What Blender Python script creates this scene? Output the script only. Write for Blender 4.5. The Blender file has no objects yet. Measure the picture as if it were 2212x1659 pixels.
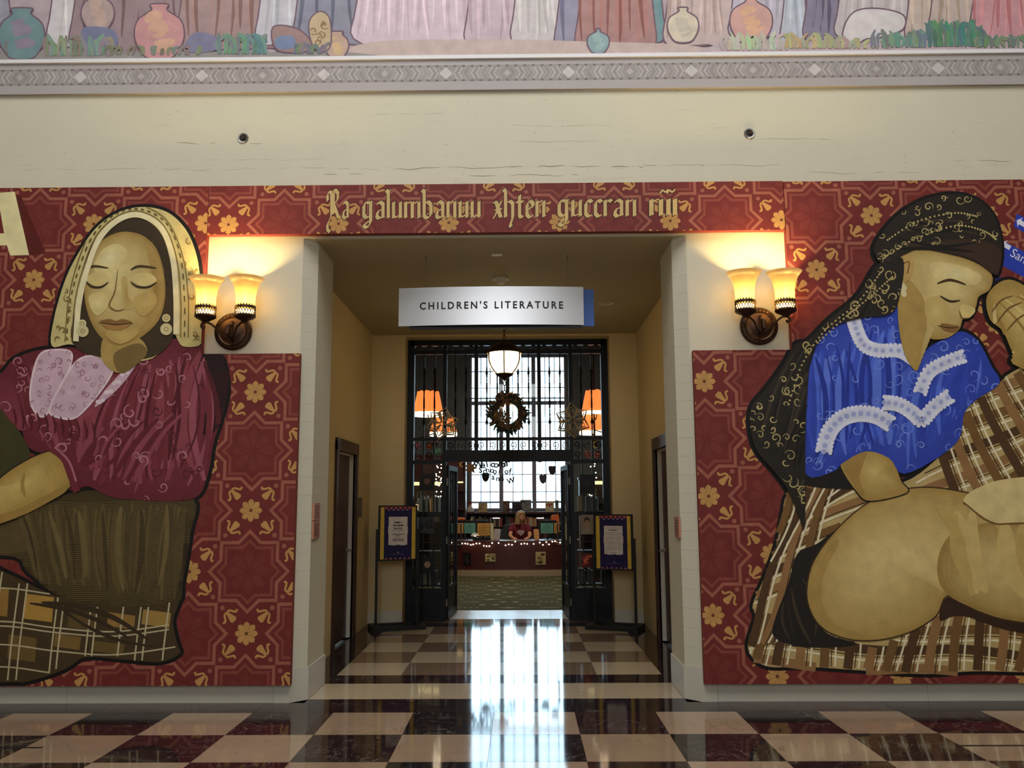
import bpy, bmesh, math, random
from mathutils import Vector, Matrix
from mathutils.geometry import tessellate_polygon
R = random.Random(7)
PI = math.pi
sc = bpy.context.scene
COL = sc.collection

# ------------------------------------------------------------------ camera
W, H, F = 2212., 1659., 1815.
VPX, VPY, ROLL = 1126., 1081., math.radians(.30)
CAM = Vector((.219, -7.019, 1.60))
_y = Vector(((VPX - W/2)/F, -(VPY - H/2)/F, 1)).normalized()
_x = Vector((math.cos(ROLL), math.sin(ROLL), 0)); _x = (_x - _y*_x.dot(_y)).normalized()
_z = _x.cross(_y)
if _z.y < 0: _z = -_z
right, up, fwd = (Vector((_x[i], _y[i], _z[i])) for i in range(3))
cd = bpy.data.cameras.new('camera'); cam = bpy.data.objects.new('camera', cd); COL.objects.link(cam)
cd.sensor_width = 36; cd.lens = F/W*36; cd.clip_end = 200; cd.clip_start = .05
m = Matrix((right, up, -fwd)).transposed().to_4x4(); m.translation = CAM
cam.matrix_world = m; sc.camera = cam

def ray(px, py): return right*((px - W/2)/F) + up*(-(py - H/2)/F) + fwd
def at(px, py, Y):
    r = ray(px, py); return CAM + r*((Y - CAM.y)/r.y)
def fl(px, py, z=0.):
    r = ray(px, py); return CAM + r*((z - CAM.z)/r.z)

# ------------------------------------------------------------------ world and big lights
wd = bpy.data.worlds.new('world'); sc.world = wd; wd.use_nodes = True
bg = wd.node_tree.nodes['Background']; bg.inputs[0].default_value = (.60, .82, 1, 1); bg.inputs[1].default_value = 8

def area(name, loc, rot, sx, sy, power, color=(1, 1, 1), portal=False):
    d = bpy.data.lights.new(name, 'AREA'); d.shape = 'RECTANGLE'; d.size = sx; d.size_y = sy
    d.energy = power; d.color = color
    if portal: d.cycles.is_portal = True
    o = bpy.data.objects.new(name, d); COL.objects.link(o); o.location = loc; o.rotation_euler = rot
    return o
area('rotunda_daylight', (0, -4.6, 9.85), (math.radians(4), 0, 0), 9, 7, 800, (1, .99, .97))
area('hall_rear_fill', (0, -14.9, 5.6), (math.radians(90), 0, 0), 3.2, 4.6, 300, (.96, .98, 1))  # added rear fill to lift the alcove and lower walls; no window modelled
area('window_portal', (.15, 15.62, 3.4), (math.radians(-90), 0, 0), 2.7, 4.3, 1, portal=True)
area('library_ambient_fill', (0, 9.0, 5.9), (0, 0, 0), 3, 3, 150, (1, .85, .65))  # added warm ambient fill for the library, belongs to no fixture

vs = sc.view_settings
vs.view_transform = 'Standard'; vs.look = 'None'; vs.exposure = 0; vs.gamma = 1; vs.use_curve_mapping = False
sc.cycles.use_denoising = True
sc.cycles.max_bounces = 8; sc.cycles.transparent_max_bounces = 16; sc.cycles.sample_clamp_indirect = 8

# ------------------------------------------------------------------ materials
def lin(c): return c/12.92 if c <= .04045 else ((c + .055)/1.055)**2.4
def S(r, g, b, k=1.): return tuple(min(1., lin(v/255.)*k) for v in (r, g, b))

def mat(name, col, rough=.5, metal=0., noise=0., scale=8., bump=0., spec=.5, emit=None, es=0., stretch=None, coat=0.):
    M = bpy.data.materials.new(name); M.use_nodes = True
    nt = M.node_tree; b = nt.nodes['Principled BSDF']
    b.inputs['Base Color'].default_value = (*col, 1); b.inputs['Roughness'].default_value = rough
    b.inputs['Metallic'].default_value = metal; b.inputs['Specular IOR Level'].default_value = spec
    b.inputs['Coat Weight'].default_value = coat
    if emit:
        b.inputs['Emission Color'].default_value = (*emit, 1); b.inputs['Emission Strength'].default_value = es
    if noise or bump:
        tc = nt.nodes.new('ShaderNodeTexCoord'); mp = nt.nodes.new('ShaderNodeMapping')
        nz = nt.nodes.new('ShaderNodeTexNoise'); nz.inputs['Scale'].default_value = scale; nz.inputs['Detail'].default_value = 6
        nt.links.new(tc.outputs['Object'], mp.inputs[0]); nt.links.new(mp.outputs[0], nz.inputs[0])
        if stretch: mp.inputs['Scale'].default_value = stretch
        if noise:
            mx = nt.nodes.new('ShaderNodeMix'); mx.data_type = 'RGBA'
            mx.inputs[6].default_value = (*[c*(1 - noise) for c in col], 1)
            mx.inputs[7].default_value = (*[min(1, c*(1 + noise)) for c in col], 1)
            nt.links.new(nz.outputs['Fac'], mx.inputs[0]); nt.links.new(mx.outputs[2], b.inputs['Base Color'])
        if bump:
            bp = nt.nodes.new('ShaderNodeBump'); bp.inputs['Strength'].default_value = bump; bp.inputs['Distance'].default_value = .01
            nt.links.new(nz.outputs['Fac'], bp.inputs['Height']); nt.links.new(bp.outputs[0], b.inputs['Normal'])
    return M

def paint_mat(name, rough=.62, gain=1.):
    M = bpy.data.materials.new(name); M.use_nodes = True
    nt = M.node_tree; b = nt.nodes['Principled BSDF']; b.inputs['Roughness'].default_value = rough
    b.inputs['Specular IOR Level'].default_value = .3
    a = nt.nodes.new('ShaderNodeVertexColor'); a.layer_name = 'Col'
    tc = nt.nodes.new('ShaderNodeTexCoord'); nz = nt.nodes.new('ShaderNodeTexNoise')
    nz.inputs['Scale'].default_value = 9; nz.inputs['Detail'].default_value = 5
    nt.links.new(tc.outputs['Object'], nz.inputs[0])
    mr = nt.nodes.new('ShaderNodeMapRange'); mr.inputs[1].default_value = .25; mr.inputs[2].default_value = .75
    mr.inputs[3].default_value = .86*gain; mr.inputs[4].default_value = 1.12*gain
    nt.links.new(nz.outputs['Fac'], mr.inputs[0])
    mx = nt.nodes.new('ShaderNodeVectorMath'); mx.operation = 'SCALE'
    nt.links.new(a.outputs[0], mx.inputs[0]); nt.links.new(mr.outputs[0], mx.inputs['Scale'])
    nt.links.new(mx.outputs[0], b.inputs['Base Color'])
    return M

def marble_mat(name, base, vein, vscale, thr, rough=.06, var=.15, tint=None):
    """polished stone: clouds, thin veins where a warped noise crosses its middle, per-tile shift"""
    M = bpy.data.materials.new(name); M.use_nodes = True
    nt = M.node_tree; b = nt.nodes['Principled BSDF']; L = nt.links.new; N = nt.nodes.new
    b.inputs['Roughness'].default_value = rough; b.inputs['IOR'].default_value = 1.55
    tc = N('ShaderNodeTexCoord'); oi = N('ShaderNodeObjectInfo')
    ad = N('ShaderNodeVectorMath'); ad.operation = 'ADD'
    sm = N('ShaderNodeVectorMath'); sm.operation = 'SCALE'; cb = N('ShaderNodeCombineXYZ')
    for i in range(3): L(oi.outputs['Random'], cb.inputs[i])
    L(cb.outputs[0], sm.inputs[0]); sm.inputs['Scale'].default_value = 37
    L(tc.outputs['Object'], ad.inputs[0]); L(sm.outputs[0], ad.inputs[1])
    n1 = N('ShaderNodeTexNoise'); n1.inputs['Scale'].default_value = vscale; n1.inputs['Detail'].default_value = 7; n1.inputs['Distortion'].default_value = 1.6
    L(ad.outputs[0], n1.inputs[0])
    s1 = N('ShaderNodeMath'); s1.operation = 'SUBTRACT'; s1.inputs[1].default_value = .5; L(n1.outputs['Fac'], s1.inputs[0])
    ab = N('ShaderNodeMath'); ab.operation = 'ABSOLUTE'; L(s1.outputs[0], ab.inputs[0])
    mr = N('ShaderNodeMapRange'); mr.inputs[1].default_value = 0; mr.inputs[2].default_value = thr; mr.inputs[3].default_value = 1; mr.inputs[4].default_value = 0
    L(ab.outputs[0], mr.inputs[0])
    n2 = N('ShaderNodeTexNoise'); n2.inputs['Scale'].default_value = vscale*.5; n2.inputs['Detail'].default_value = 4; L(ad.outputs[0], n2.inputs[0])
    p = N('ShaderNodeMath'); p.operation = 'POWER'; p.inputs[1].default_value = 3.; L(n2.outputs['Fac'], p.inputs[0])
    g = N('ShaderNodeMath'); g.operation = 'MULTIPLY'; g.use_clamp = True; L(mr.outputs[0], g.inputs[0]); L(p.outputs[0], g.inputs[1])
    g2 = N('ShaderNodeMath'); g2.operation = 'MULTIPLY'; g2.use_clamp = True; g2.inputs[1].default_value = 2.6; L(g.outputs[0], g2.inputs[0])
    c0 = N('ShaderNodeMix'); c0.data_type = 'RGBA'
    c0.inputs[6].default_value = (*base, 1); c0.inputs[7].default_value = (*(tint or [c*(1 - var*2) for c in base]), 1)
    L(oi.outputs['Random'], c0.inputs[0])
    n3 = N('ShaderNodeTexNoise'); n3.inputs['Scale'].default_value = 5; n3.inputs['Detail'].default_value = 8; L(ad.outputs[0], n3.inputs[0])
    m3 = N('ShaderNodeMapRange'); m3.inputs[3].default_value = 1 - var; m3.inputs[4].default_value = 1 + var; L(n3.outputs['Fac'], m3.inputs[0])
    c1 = N('ShaderNodeVectorMath'); c1.operation = 'SCALE'; L(c0.outputs[2], c1.inputs[0]); L(m3.outputs[0], c1.inputs['Scale'])
    c2 = N('ShaderNodeMix'); c2.data_type = 'RGBA'; L(g2.outputs[0], c2.inputs[0]); L(c1.outputs[0], c2.inputs[6]); c2.inputs[7].default_value = (*vein, 1)
    L(c2.outputs[2], b.inputs['Base Color'])
    # faint unevenness of old polish
    n4 = N('ShaderNodeTexNoise'); n4.inputs['Scale'].default_value = 3; L(ad.outputs[0], n4.inputs[0])
    m4 = N('ShaderNodeMapRange'); m4.inputs[3].default_value = rough*.7; m4.inputs[4].default_value = rough*1.6; L(n4.outputs['Fac'], m4.inputs[0])
    L(m4.outputs[0], b.inputs['Roughness'])
    return M

def plaster_mat(name, col, cracks=0.):
    M = mat(name, col, .75, noise=.05, scale=2.2, bump=0, spec=.25)
    nt = M.node_tree; b = nt.nodes['Principled BSDF']; L = nt.links.new; N = nt.nodes.new
    tc = N('ShaderNodeTexCoord'); mp = N('ShaderNodeMapping'); mp.inputs['Scale'].default_value = (.35, 1, 9)
    L(tc.outputs['Object'], mp.inputs[0])
    nz = N('ShaderNodeTexNoise'); nz.inputs['Scale'].default_value = 2.6; nz.inputs['Detail'].default_value = 9; L(mp.outputs[0], nz.inputs[0])
    bp = N('ShaderNodeBump'); bp.inputs['Strength'].default_value = .05; bp.inputs['Distance'].default_value = .02
    L(nz.outputs['Fac'], bp.inputs['Height']); L(bp.outputs[0], b.inputs['Normal'])
    if cracks:   # horizontal board marks left by the concrete formwork
        s1 = N('ShaderNodeMath'); s1.operation = 'SUBTRACT'; s1.inputs[1].default_value = .56; L(nz.outputs['Fac'], s1.inputs[0])
        ab = N('ShaderNodeMath'); ab.operation = 'ABSOLUTE'; L(s1.outputs[0], ab.inputs[0])
        mr = N('ShaderNodeMapRange'); mr.inputs[2].default_value = .006; mr.inputs[3].default_value = cracks; mr.inputs[4].default_value = 0; L(ab.outputs[0], mr.inputs[0])
        n2 = N('ShaderNodeTexNoise'); n2.inputs['Scale'].default_value = 1.3; n2.inputs['Detail'].default_value = 5; L(tc.outputs['Object'], n2.inputs[0])
        m2 = N('ShaderNodeMapRange'); m2.inputs[1].default_value = .5; m2.inputs[2].default_value = .68; L(n2.outputs['Fac'], m2.inputs[0])
        g = N('ShaderNodeMath'); g.operation = 'MULTIPLY'; L(mr.outputs[0], g.inputs[0]); L(m2.outputs[0], g.inputs[1])
        old = b.inputs['Base Color'].links[0].from_socket
        mx = N('ShaderNodeMix'); mx.data_type = 'RGBA'; L(g.outputs[0], mx.inputs[0]); L(old, mx.inputs[6]); mx.inputs[7].default_value = (*[c*.45 for c in col], 1)
        L(mx.outputs[2], b.inputs['Base Color'])
    return M

def glass_mat(name, tint=(1, 1, 1), refl=1.):
    M = bpy.data.materials.new(name); M.use_nodes = True
    nt = M.node_tree; L = nt.links.new; N = nt.nodes.new
    out = nt.nodes['Material Output']; nt.nodes.remove(nt.nodes['Principled BSDF'])
    t = N('ShaderNodeBsdfTransparent'); t.inputs[0].default_value = (*tint, 1)
    g = N('ShaderNodeBsdfGlossy'); g.inputs['Roughness'].default_value = .02
    f = N('ShaderNodeFresnel'); f.inputs[0].default_value = 1.45
    k = N('ShaderNodeMath'); k.operation = 'MULTIPLY'; k.inputs[1].default_value = refl; L(f.outputs[0], k.inputs[0])
    x = N('ShaderNodeMixShader'); L(k.outputs[0], x.inputs[0]); L(t.outputs[0], x.inputs[1]); L(g.outputs[0], x.inputs[2]); L(x.outputs[0], out.inputs[0])
    return M

def shade_mat(name, col, gloss=.12, emit=None, es=0., mixd=.35):
    """lamp glass or lampshade cloth that lets its bulb's light through"""
    M = bpy.data.materials.new(name); M.use_nodes = True
    nt = M.node_tree; L = nt.links.new; N = nt.nodes.new
    out = nt.nodes['Material Output']; nt.nodes.remove(nt.nodes['Principled BSDF'])
    t = N('ShaderNodeBsdfTranslucent'); t.inputs[0].default_value = (*col, 1)
    d = N('ShaderNodeBsdfDiffuse'); d.inputs[0].default_value = (*[c*.8 for c in col], 1)
    g = N('ShaderNodeBsdfGlossy'); g.inputs['Roughness'].default_value = .25
    a = N('ShaderNodeMixShader'); a.inputs[0].default_value = mixd; L(t.outputs[0], a.inputs[1]); L(d.outputs[0], a.inputs[2])
    b = N('ShaderNodeMixShader'); b.inputs[0].default_value = gloss; L(a.outputs[0], b.inputs[1]); L(g.outputs[0], b.inputs[2])
    res = b.outputs[0]
    if emit:
        e = N('ShaderNodeEmission'); e.inputs[0].default_value = (*emit, 1); e.inputs[1].default_value = es
        s = N('ShaderNodeAddShader'); L(res, s.inputs[0]); L(e.outputs[0], s.inputs[1]); res = s.outputs[0]
    L(res, out.inputs[0])
    return M

def emit_mat(name, col, s):
    M = bpy.data.materials.new(name); M.use_nodes = True
    nt = M.node_tree; nt.nodes.remove(nt.nodes['Principled BSDF'])
    e = nt.nodes.new('ShaderNodeEmission'); e.inputs[0].default_value = (*col, 1); e.inputs[1].default_value = s
    nt.links.new(e.outputs[0], nt.nodes['Material Output'].inputs[0]); return M

CREAM = S(214, 210, 188)
M_wall = plaster_mat('cream_plaster', CREAM, .75)
M_jamb = plaster_mat('pale_stone', S(208, 204, 184))
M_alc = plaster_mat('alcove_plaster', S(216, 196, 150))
M_ceil_shade = plaster_mat('shade_toned_ceiling_plaster', S(172, 160, 130))  # plaster colour darkened to carry the shade of ceiling and soffit
M_base = mat('pale_marble_base', S(205, 200, 184), .35, noise=.06, scale=5)
M_hall = mat('hall_plaster', S(158, 150, 132), .8)
M_black = marble_mat('black_marble', S(30, 27, 28), S(128, 120, 116), 4.6, .016, .05, .25, S(50, 27, 30))
M_beige = marble_mat('travertine', S(170, 147, 123), S(120, 96, 76), 3, .012, .06, .10, S(152, 127, 104))
M_crm = marble_mat('cream_travertine', S(190, 172, 144), S(150, 130, 100), 3, .01, .06, .06)
M_brn = marble_mat('brown_travertine', S(128, 104, 84), S(100, 80, 60), 3, .01, .06, .08)
M_strip = marble_mat('pale_marble', S(206, 200, 190), S(150, 140, 130), 3, .01, .2, .05)
M_grout = mat('dark_grout', S(40, 34, 30), .5)
M_iron = mat('black_iron', S(22, 24, 27), .45, .6, noise=.2, scale=20)
M_bronze = mat('dark_bronze', S(72, 52, 38), .42, .75, noise=.25, scale=30, bump=.2)
M_wood = mat('dark_brown_wood', S(72, 48, 36), .4, noise=.25, scale=6, stretch=(6, 6, .6))
M_red = mat('mahogany', S(84, 38, 34), .38, noise=.2, scale=5, stretch=(.6, 5, 5))
M_shelf = mat('library_shelf_wood', S(70, 42, 34), .5, noise=.2, scale=5)
M_black_p = mat('black_powder_coat', S(20, 19, 20), .5)
M_silver = mat('brushed_aluminium', S(222, 224, 228), .36, .72, noise=.03, scale=3, stretch=(.5, 1, 60))
M_blue = mat('blue_sign_plate', S(58, 104, 190), .5)
M_ink = mat('black_lettering', S(14, 14, 15), .5)
M_white = mat('white_plastic', S(232, 228, 216), .5)
M_paper = mat('white_paper', S(238, 234, 226), .7)
M_copper = mat('copper_plaque', S(196, 136, 106), .42, .4, noise=.1, scale=9)
M_steel = mat('steel', S(150, 148, 142), .35, .9)
M_greyplq = mat('grey_plaque', S(110, 104, 94), .5)
M_glass = glass_mat('clear_glass', (.92, .95, .95))
M_glassd = glass_mat('door_glass', (.80, .85, .86), 1.6)
M_libw = mat('library_grey_wall', S(112, 114, 116), .8)
M_winf = mat('window_frame_paint', S(150, 148, 168), .6)
M_canvas = mat('canvas_red_edge', S(128, 40, 34), .7)
M_paint = paint_mat('mural_paint'); M_frieze = paint_mat('frieze_paint', .7)
M_print = paint_mat('printed_paper', .5)
M_globe = shade_mat('opal_lamp_glass', (1, .9, .7), .06, (1, .76, .40), 8)
M_amber = shade_mat('amber_bell_glass', (1, .86, .55), .08, mixd=.15)
M_bulb = emit_mat('warm_bulb', (1, .76, .38), 260)
M_fairy = emit_mat('fairy_bulb', (1, .85, .62), 14)
M_orange = shade_mat('orange_lampshade', (1, .30, .09), .03, (1, .26, .06), .75)
M_rim = emit_mat('lamp_rim_glow', (1, .9, .62), 3.2)
M_shelfglow = emit_mat('shelf_strip_lamp', (1, .78, .36), 1.6)

# ------------------------------------------------------------------ mesh helpers
class MB:
    def __init__(s): s.v = []; s.f = []
    def add(s, v, f):
        o = len(s.v); s.v += [tuple(p) for p in v]; s.f += [tuple(i + o for i in q) for q in f]; return s
    def box(s, x0, x1, y0, y1, z0, z1):
        return s.add([(x0, y0, z0), (x1, y0, z0), (x1, y1, z0), (x0, y1, z0), (x0, y0, z1), (x1, y0, z1), (x1, y1, z1), (x0, y1, z1)],
                     [(0, 3, 2, 1), (4, 5, 6, 7), (0, 1, 5, 4), (1, 2, 6, 5), (2, 3, 7, 6), (3, 0, 4, 7)])
    def prism(s, pts, z0, z1, ax='z'):
        """polygon (ccw) extruded: ax z -> pts are (x,y); ax y -> pts are (x,z) and z0,z1 are y"""
        n = len(pts)
        mk = (lambda p, t: (p[0], p[1], t)) if ax == 'z' else ((lambda p, t: (p[0], t, p[1])) if ax == 'y' else (lambda p, t: (t, p[0], p[1])))
        v = [mk(p, z0) for p in pts] + [mk(p, z1) for p in pts]
        f = [tuple(range(n))[::-1], tuple(range(n, 2*n))] + [(i, (i + 1) % n, (i + 1) % n + n, i + n) for i in range(n)]
        return s.add(v, f)
    def lathe(s, prof, n=24, c=(0, 0, 0), a0=0, a1=2*PI):
        full = abs(a1 - a0 - 2*PI) < 1e-6; k = n if full else n + 1
        v = [(c[0] + r*math.cos(a0 + (a1 - a0)*i/n), c[1] + r*math.sin(a0 + (a1 - a0)*i/n), c[2] + z) for r, z in prof for i in range(k)]
        f = []
        for j in range(len(prof) - 1):
            for i in range(n):
                i2 = (i + 1) % k
                f.append((j*k + i, j*k + i2, (j + 1)*k + i2, (j + 1)*k + i))
        return s.add(v, f)
    def tube(s, path, r, n=8, cap=True):
        P = [Vector(p) for p in path]; rs = r if isinstance(r, (list, tuple)) else [r]*len(P)
        v = []; prev = None
        for i, p in enumerate(P):
            t = (P[min(i + 1, len(P) - 1)] - P[max(i - 1, 0)]).normalized()
            if prev is None:
                a = Vector((0, 0, 1)) if abs(t.z) < .9 else Vector((1, 0, 0)); u = t.cross(a).normalized()
            else: u = (prev - t*prev.dot(t)).normalized()
            prev = u; w = t.cross(u)
            v += [p + (u*math.cos(2*PI*k/n) + w*math.sin(2*PI*k/n))*rs[i] for k in range(n)]
        f = [(i*n + k, i*n + (k + 1) % n, (i + 1)*n + (k + 1) % n, (i + 1)*n + k) for i in range(len(P) - 1) for k in range(n)]
        if cap: f += [tuple(range(n))[::-1], tuple((len(P) - 1)*n + k for k in range(n))]
        return s.add(v, f)
    def ball(s, c, r, n=10, m=6, sc=(1, 1, 1)):
        prof = [(math.sin(PI*j/m), -math.cos(PI*j/m)) for j in range(m + 1)]
        v = [(c[0] + sc[0]*r*p*math.cos(2*PI*i/n), c[1] + sc[1]*r*p*math.sin(2*PI*i/n), c[2] + sc[2]*r*q) for p, q in prof for i in range(n)]
        f = [(j*n + i, j*n + (i + 1) % n, (j + 1)*n + (i + 1) % n, (j + 1)*n + i) for j in range(m) for i in range(n)]
        return s.add(v, f)
    def mesh(s, name, mt, smooth=False):
        me = bpy.data.meshes.new(name); me.from_pydata(s.v, [], s.f); me.update()
        if mt: me.materials.append(mt)
        bm = bmesh.new(); bm.from_mesh(me); bmesh.ops.remove_doubles(bm, verts=bm.verts, dist=1e-6)
        bmesh.ops.recalc_face_normals(bm, faces=bm.faces); bm.to_mesh(me); bm.free()
        if smooth:
            for p in me.polygons: p.use_smooth = True
            try: me.set_sharp_from_angle(angle=math.radians(38))
            except Exception: pass
        return me
    def build(s, name, mt, parent=None, smooth=False): return link(name, s.mesh(name, mt, smooth), parent)

def link(name, me, parent=None, loc=None, rz=None):
    o = bpy.data.objects.new(name, me); COL.objects.link(o)
    if parent: o.parent = parent
    if loc is not None: o.location = loc
    if rz is not None: o.rotation_euler = (0, 0, rz)
    return o
def tag(o, label, cat=None, group=None, kind=None):
    o['label'] = label
    if cat: o['category'] = cat
    if group: o['group'] = group
    if kind: o['kind'] = kind
    return o
def thing(name, label, cat, loc=(0, 0, 0), rz=0, group=None, kind=None):
    o = bpy.data.objects.new(name, None); o.empty_display_size = .1; COL.objects.link(o)
    o.location = loc; o.rotation_euler = (0, 0, rz); return tag(o, label, cat, group, kind)
def struct(o, label): return tag(o, label, None, None, 'structure')
def dup(root, loc, rz=None, label=None, scale=None):
    r = root.copy(); COL.objects.link(r); r.location = loc
    if rz is not None: r.rotation_euler = (0, 0, rz)
    if scale: r.scale = scale
    if label: r['label'] = label
    for ch in list(root.children):
        c = ch.copy(); COL.objects.link(c); c.parent = r
        for g in list(ch.children):
            d = g.copy(); COL.objects.link(d); d.parent = c
    return r

_tc = {}
def text_tris(s, spacing=1., bold=0.):
    """glyph triangles of a line of text, height of capitals about .7, starting at x=0"""
    if (s, spacing, bold) in _tc: return _tc[s, spacing, bold]
    cu = bpy.data.curves.new('t', 'FONT'); cu.body = s; cu.space_character = spacing; cu.resolution_u = 3; cu.offset = bold
    o = bpy.data.objects.new('t', cu); COL.objects.link(o)
    me = bpy.data.meshes.new_from_object(o.evaluated_get(bpy.context.evaluated_depsgraph_get()))
    me.calc_loop_triangles()
    T = [[(me.vertices[i].co.x, me.vertices[i].co.y) for i in t.vertices] for t in me.loop_triangles]
    bpy.data.objects.remove(o); bpy.data.curves.remove(cu); bpy.data.meshes.remove(me)
    _tc[s, spacing, bold] = T
    return T
def text_bounds(T):
    xs = [p[0] for t in T for p in t]; ys = [p[1] for t in T for p in t]
    return min(xs), max(xs), min(ys), max(ys)

# ------------------------------------------------------------------ paint: flat colour shapes laid on a canvas
def catmull(pts, closed=True, k=6):
    n = len(pts); out = []
    rng = range(n) if closed else range(n - 1)
    g = (lambda i: pts[i % n]) if closed else (lambda i: pts[max(0, min(n - 1, i))])
    for i in rng:
        p0, p1, p2, p3 = g(i - 1), g(i), g(i + 1), g(i + 2)
        for j in range(k):
            t = j/k; t2 = t*t; t3 = t2*t
            out.append(tuple(.5*((2*p1[a]) + (-p0[a] + p2[a])*t + (2*p0[a] - 5*p1[a] + 4*p2[a] - p3[a])*t2 + (-p0[a] + 3*p1[a] - 3*p2[a] + p3[a])*t3) for a in (0, 1)))
    if not closed: out.append(tuple(pts[-1]))
    return out
def inside(p, poly):
    x, y = p; c = False; n = len(poly); j = n - 1
    for i in range(n):
        xi, yi = poly[i]; xj, yj = poly[j]
        if (yi > y) != (yj > y) and x < (xj - xi)*(y - yi)/(yj - yi) + xi: c = not c
        j = i
    return c
def clip(poly, rect):
    x0, x1, y0, y1 = rect
    for ax, lim, sg in ((0, x0, 1), (0, x1, -1), (1, y0, 1), (1, y1, -1)):
        out = []
        for i in range(len(poly)):
            a, b = poly[i], poly[(i + 1) % len(poly)]
            da, db = sg*(a[ax] - lim), sg*(b[ax] - lim)
            if da >= 0: out.append(a)
            if (da >= 0) != (db >= 0):
                t = da/(da - db); out.append((a[0] + (b[0] - a[0])*t, a[1] + (b[1] - a[1])*t))
        poly = out
        if len(poly) < 3: return []
    return poly

class Paint:
    def __init__(s, rects, tf=None, step=.00008): s.rects = rects; s.tf = tf or (lambda p: p); s.v = []; s.f = []; s.c = []; s.h = 0; s.step = step
    def layer(s): s.h = math.floor(s.h) + 1
    ss = .15
    def sub(s): s.h += s.ss          # pieces of one layer lie a hair above each other
    def convex(s, P, col):
        for r in s.rects:
            q = clip(P, r)
            if len(q) >= 3:
                o = len(s.v); s.v += [(p[0], -s.h*s.step, p[1]) for p in q]; s.f.append(tuple(range(o, o + len(q)))); s.c.append(col)
    def fill(s, pts, col, smooth=True, new=True, k=5):
        s.layer() if new else s.sub()
        P = [s.tf(p) for p in (catmull(pts, True, k) if smooth else pts)]
        for t in tessellate_polygon([[Vector((p[0], p[1], 0)) for p in P]]): s.convex([P[i] for i in t], col)
    def stroke(s, pts, w, col, smooth=True, closed=False, taper=False, new=True, k=5, mask=None, excl=()):
        s.layer() if new else s.sub()
        Q = catmull(pts, closed, k) if smooth else list(pts)
        if closed: Q.append(Q[0])
        n = len(Q); L = []; Rr = []
        for i, p in enumerate(Q):
            a, b = Q[max(0, i - 1)], Q[min(n - 1, i + 1)]
            if closed and i in (0, n - 1): a, b = Q[n - 2], Q[1]
            dx, dy = b[0] - a[0], b[1] - a[1]; l = math.hypot(dx, dy) or 1
            ww = w/2*(math.sin(PI*(i + .6)/(n + .2))**.6 if taper else 1)
            L.append((p[0] - dy/l*ww, p[1] + dx/l*ww)); Rr.append((p[0] + dy/l*ww, p[1] - dx/l*ww))
        for i in range(n - 1):
            if mask is not None and not all(inside(Q[i], m_) and inside(Q[i + 1], m_) for m_ in (mask if isinstance(mask, tuple) else (mask,))): continue
            if any(inside(Q[i], e) for e in excl): continue
            s.convex([s.tf(p) for p in (L[i], L[i + 1], Rr[i + 1], Rr[i])], col)
    def disc(s, c, r, col, n=14, new=True, ry=None):
        s.fill([(c[0] + r*math.cos(2*PI*i/n), c[1] + (ry or r)*math.sin(2*PI*i/n)) for i in range(n)], col, False, new)
    def text(s, T, f, col, new=True):
        if new: s.layer()
        for t in T: s.convex([s.tf(f(p)) for p in t], col)
    def build(s, name, mt, parent=None, loc=(0, 0, 0)):
        me = bpy.data.meshes.new(name); me.from_pydata(s.v, [], s.f); me.materials.append(mt)
        ca = me.color_attributes.new('Col', 'FLOAT_COLOR', 'CORNER')
        i = 0
        for p, c in zip(me.polygons, s.c):
            for _ in range(p.loop_total): ca.data[i].color = (*c, 1); i += 1
        # all faces look towards -Y
        bm = bmesh.new(); bm.from_mesh(me); bm.normal_update()
        bmesh.ops.reverse_faces(bm, faces=[f for f in bm.faces if f.normal.y > 0]); bm.to_mesh(me); bm.free()
        return link(name, me, parent, loc)

def soft(P, pts, edge, core, c, n=12, p=1.3, s0=.12, k=4):
    """a shape shaded in steps from its edge colour to a lighter core around the point c"""
    Q = catmull(pts, True, k)
    for i in range(n):
        t = i/(n - 1); u = 1 - (1 - s0)*t; w = t**p
        P.fill([(c[0] + (q[0] - c[0])*u, c[1] + (q[1] - c[1])*u) for q in Q], tuple(a + (b - a)*w for a, b in zip(edge, core)), False)

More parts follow.
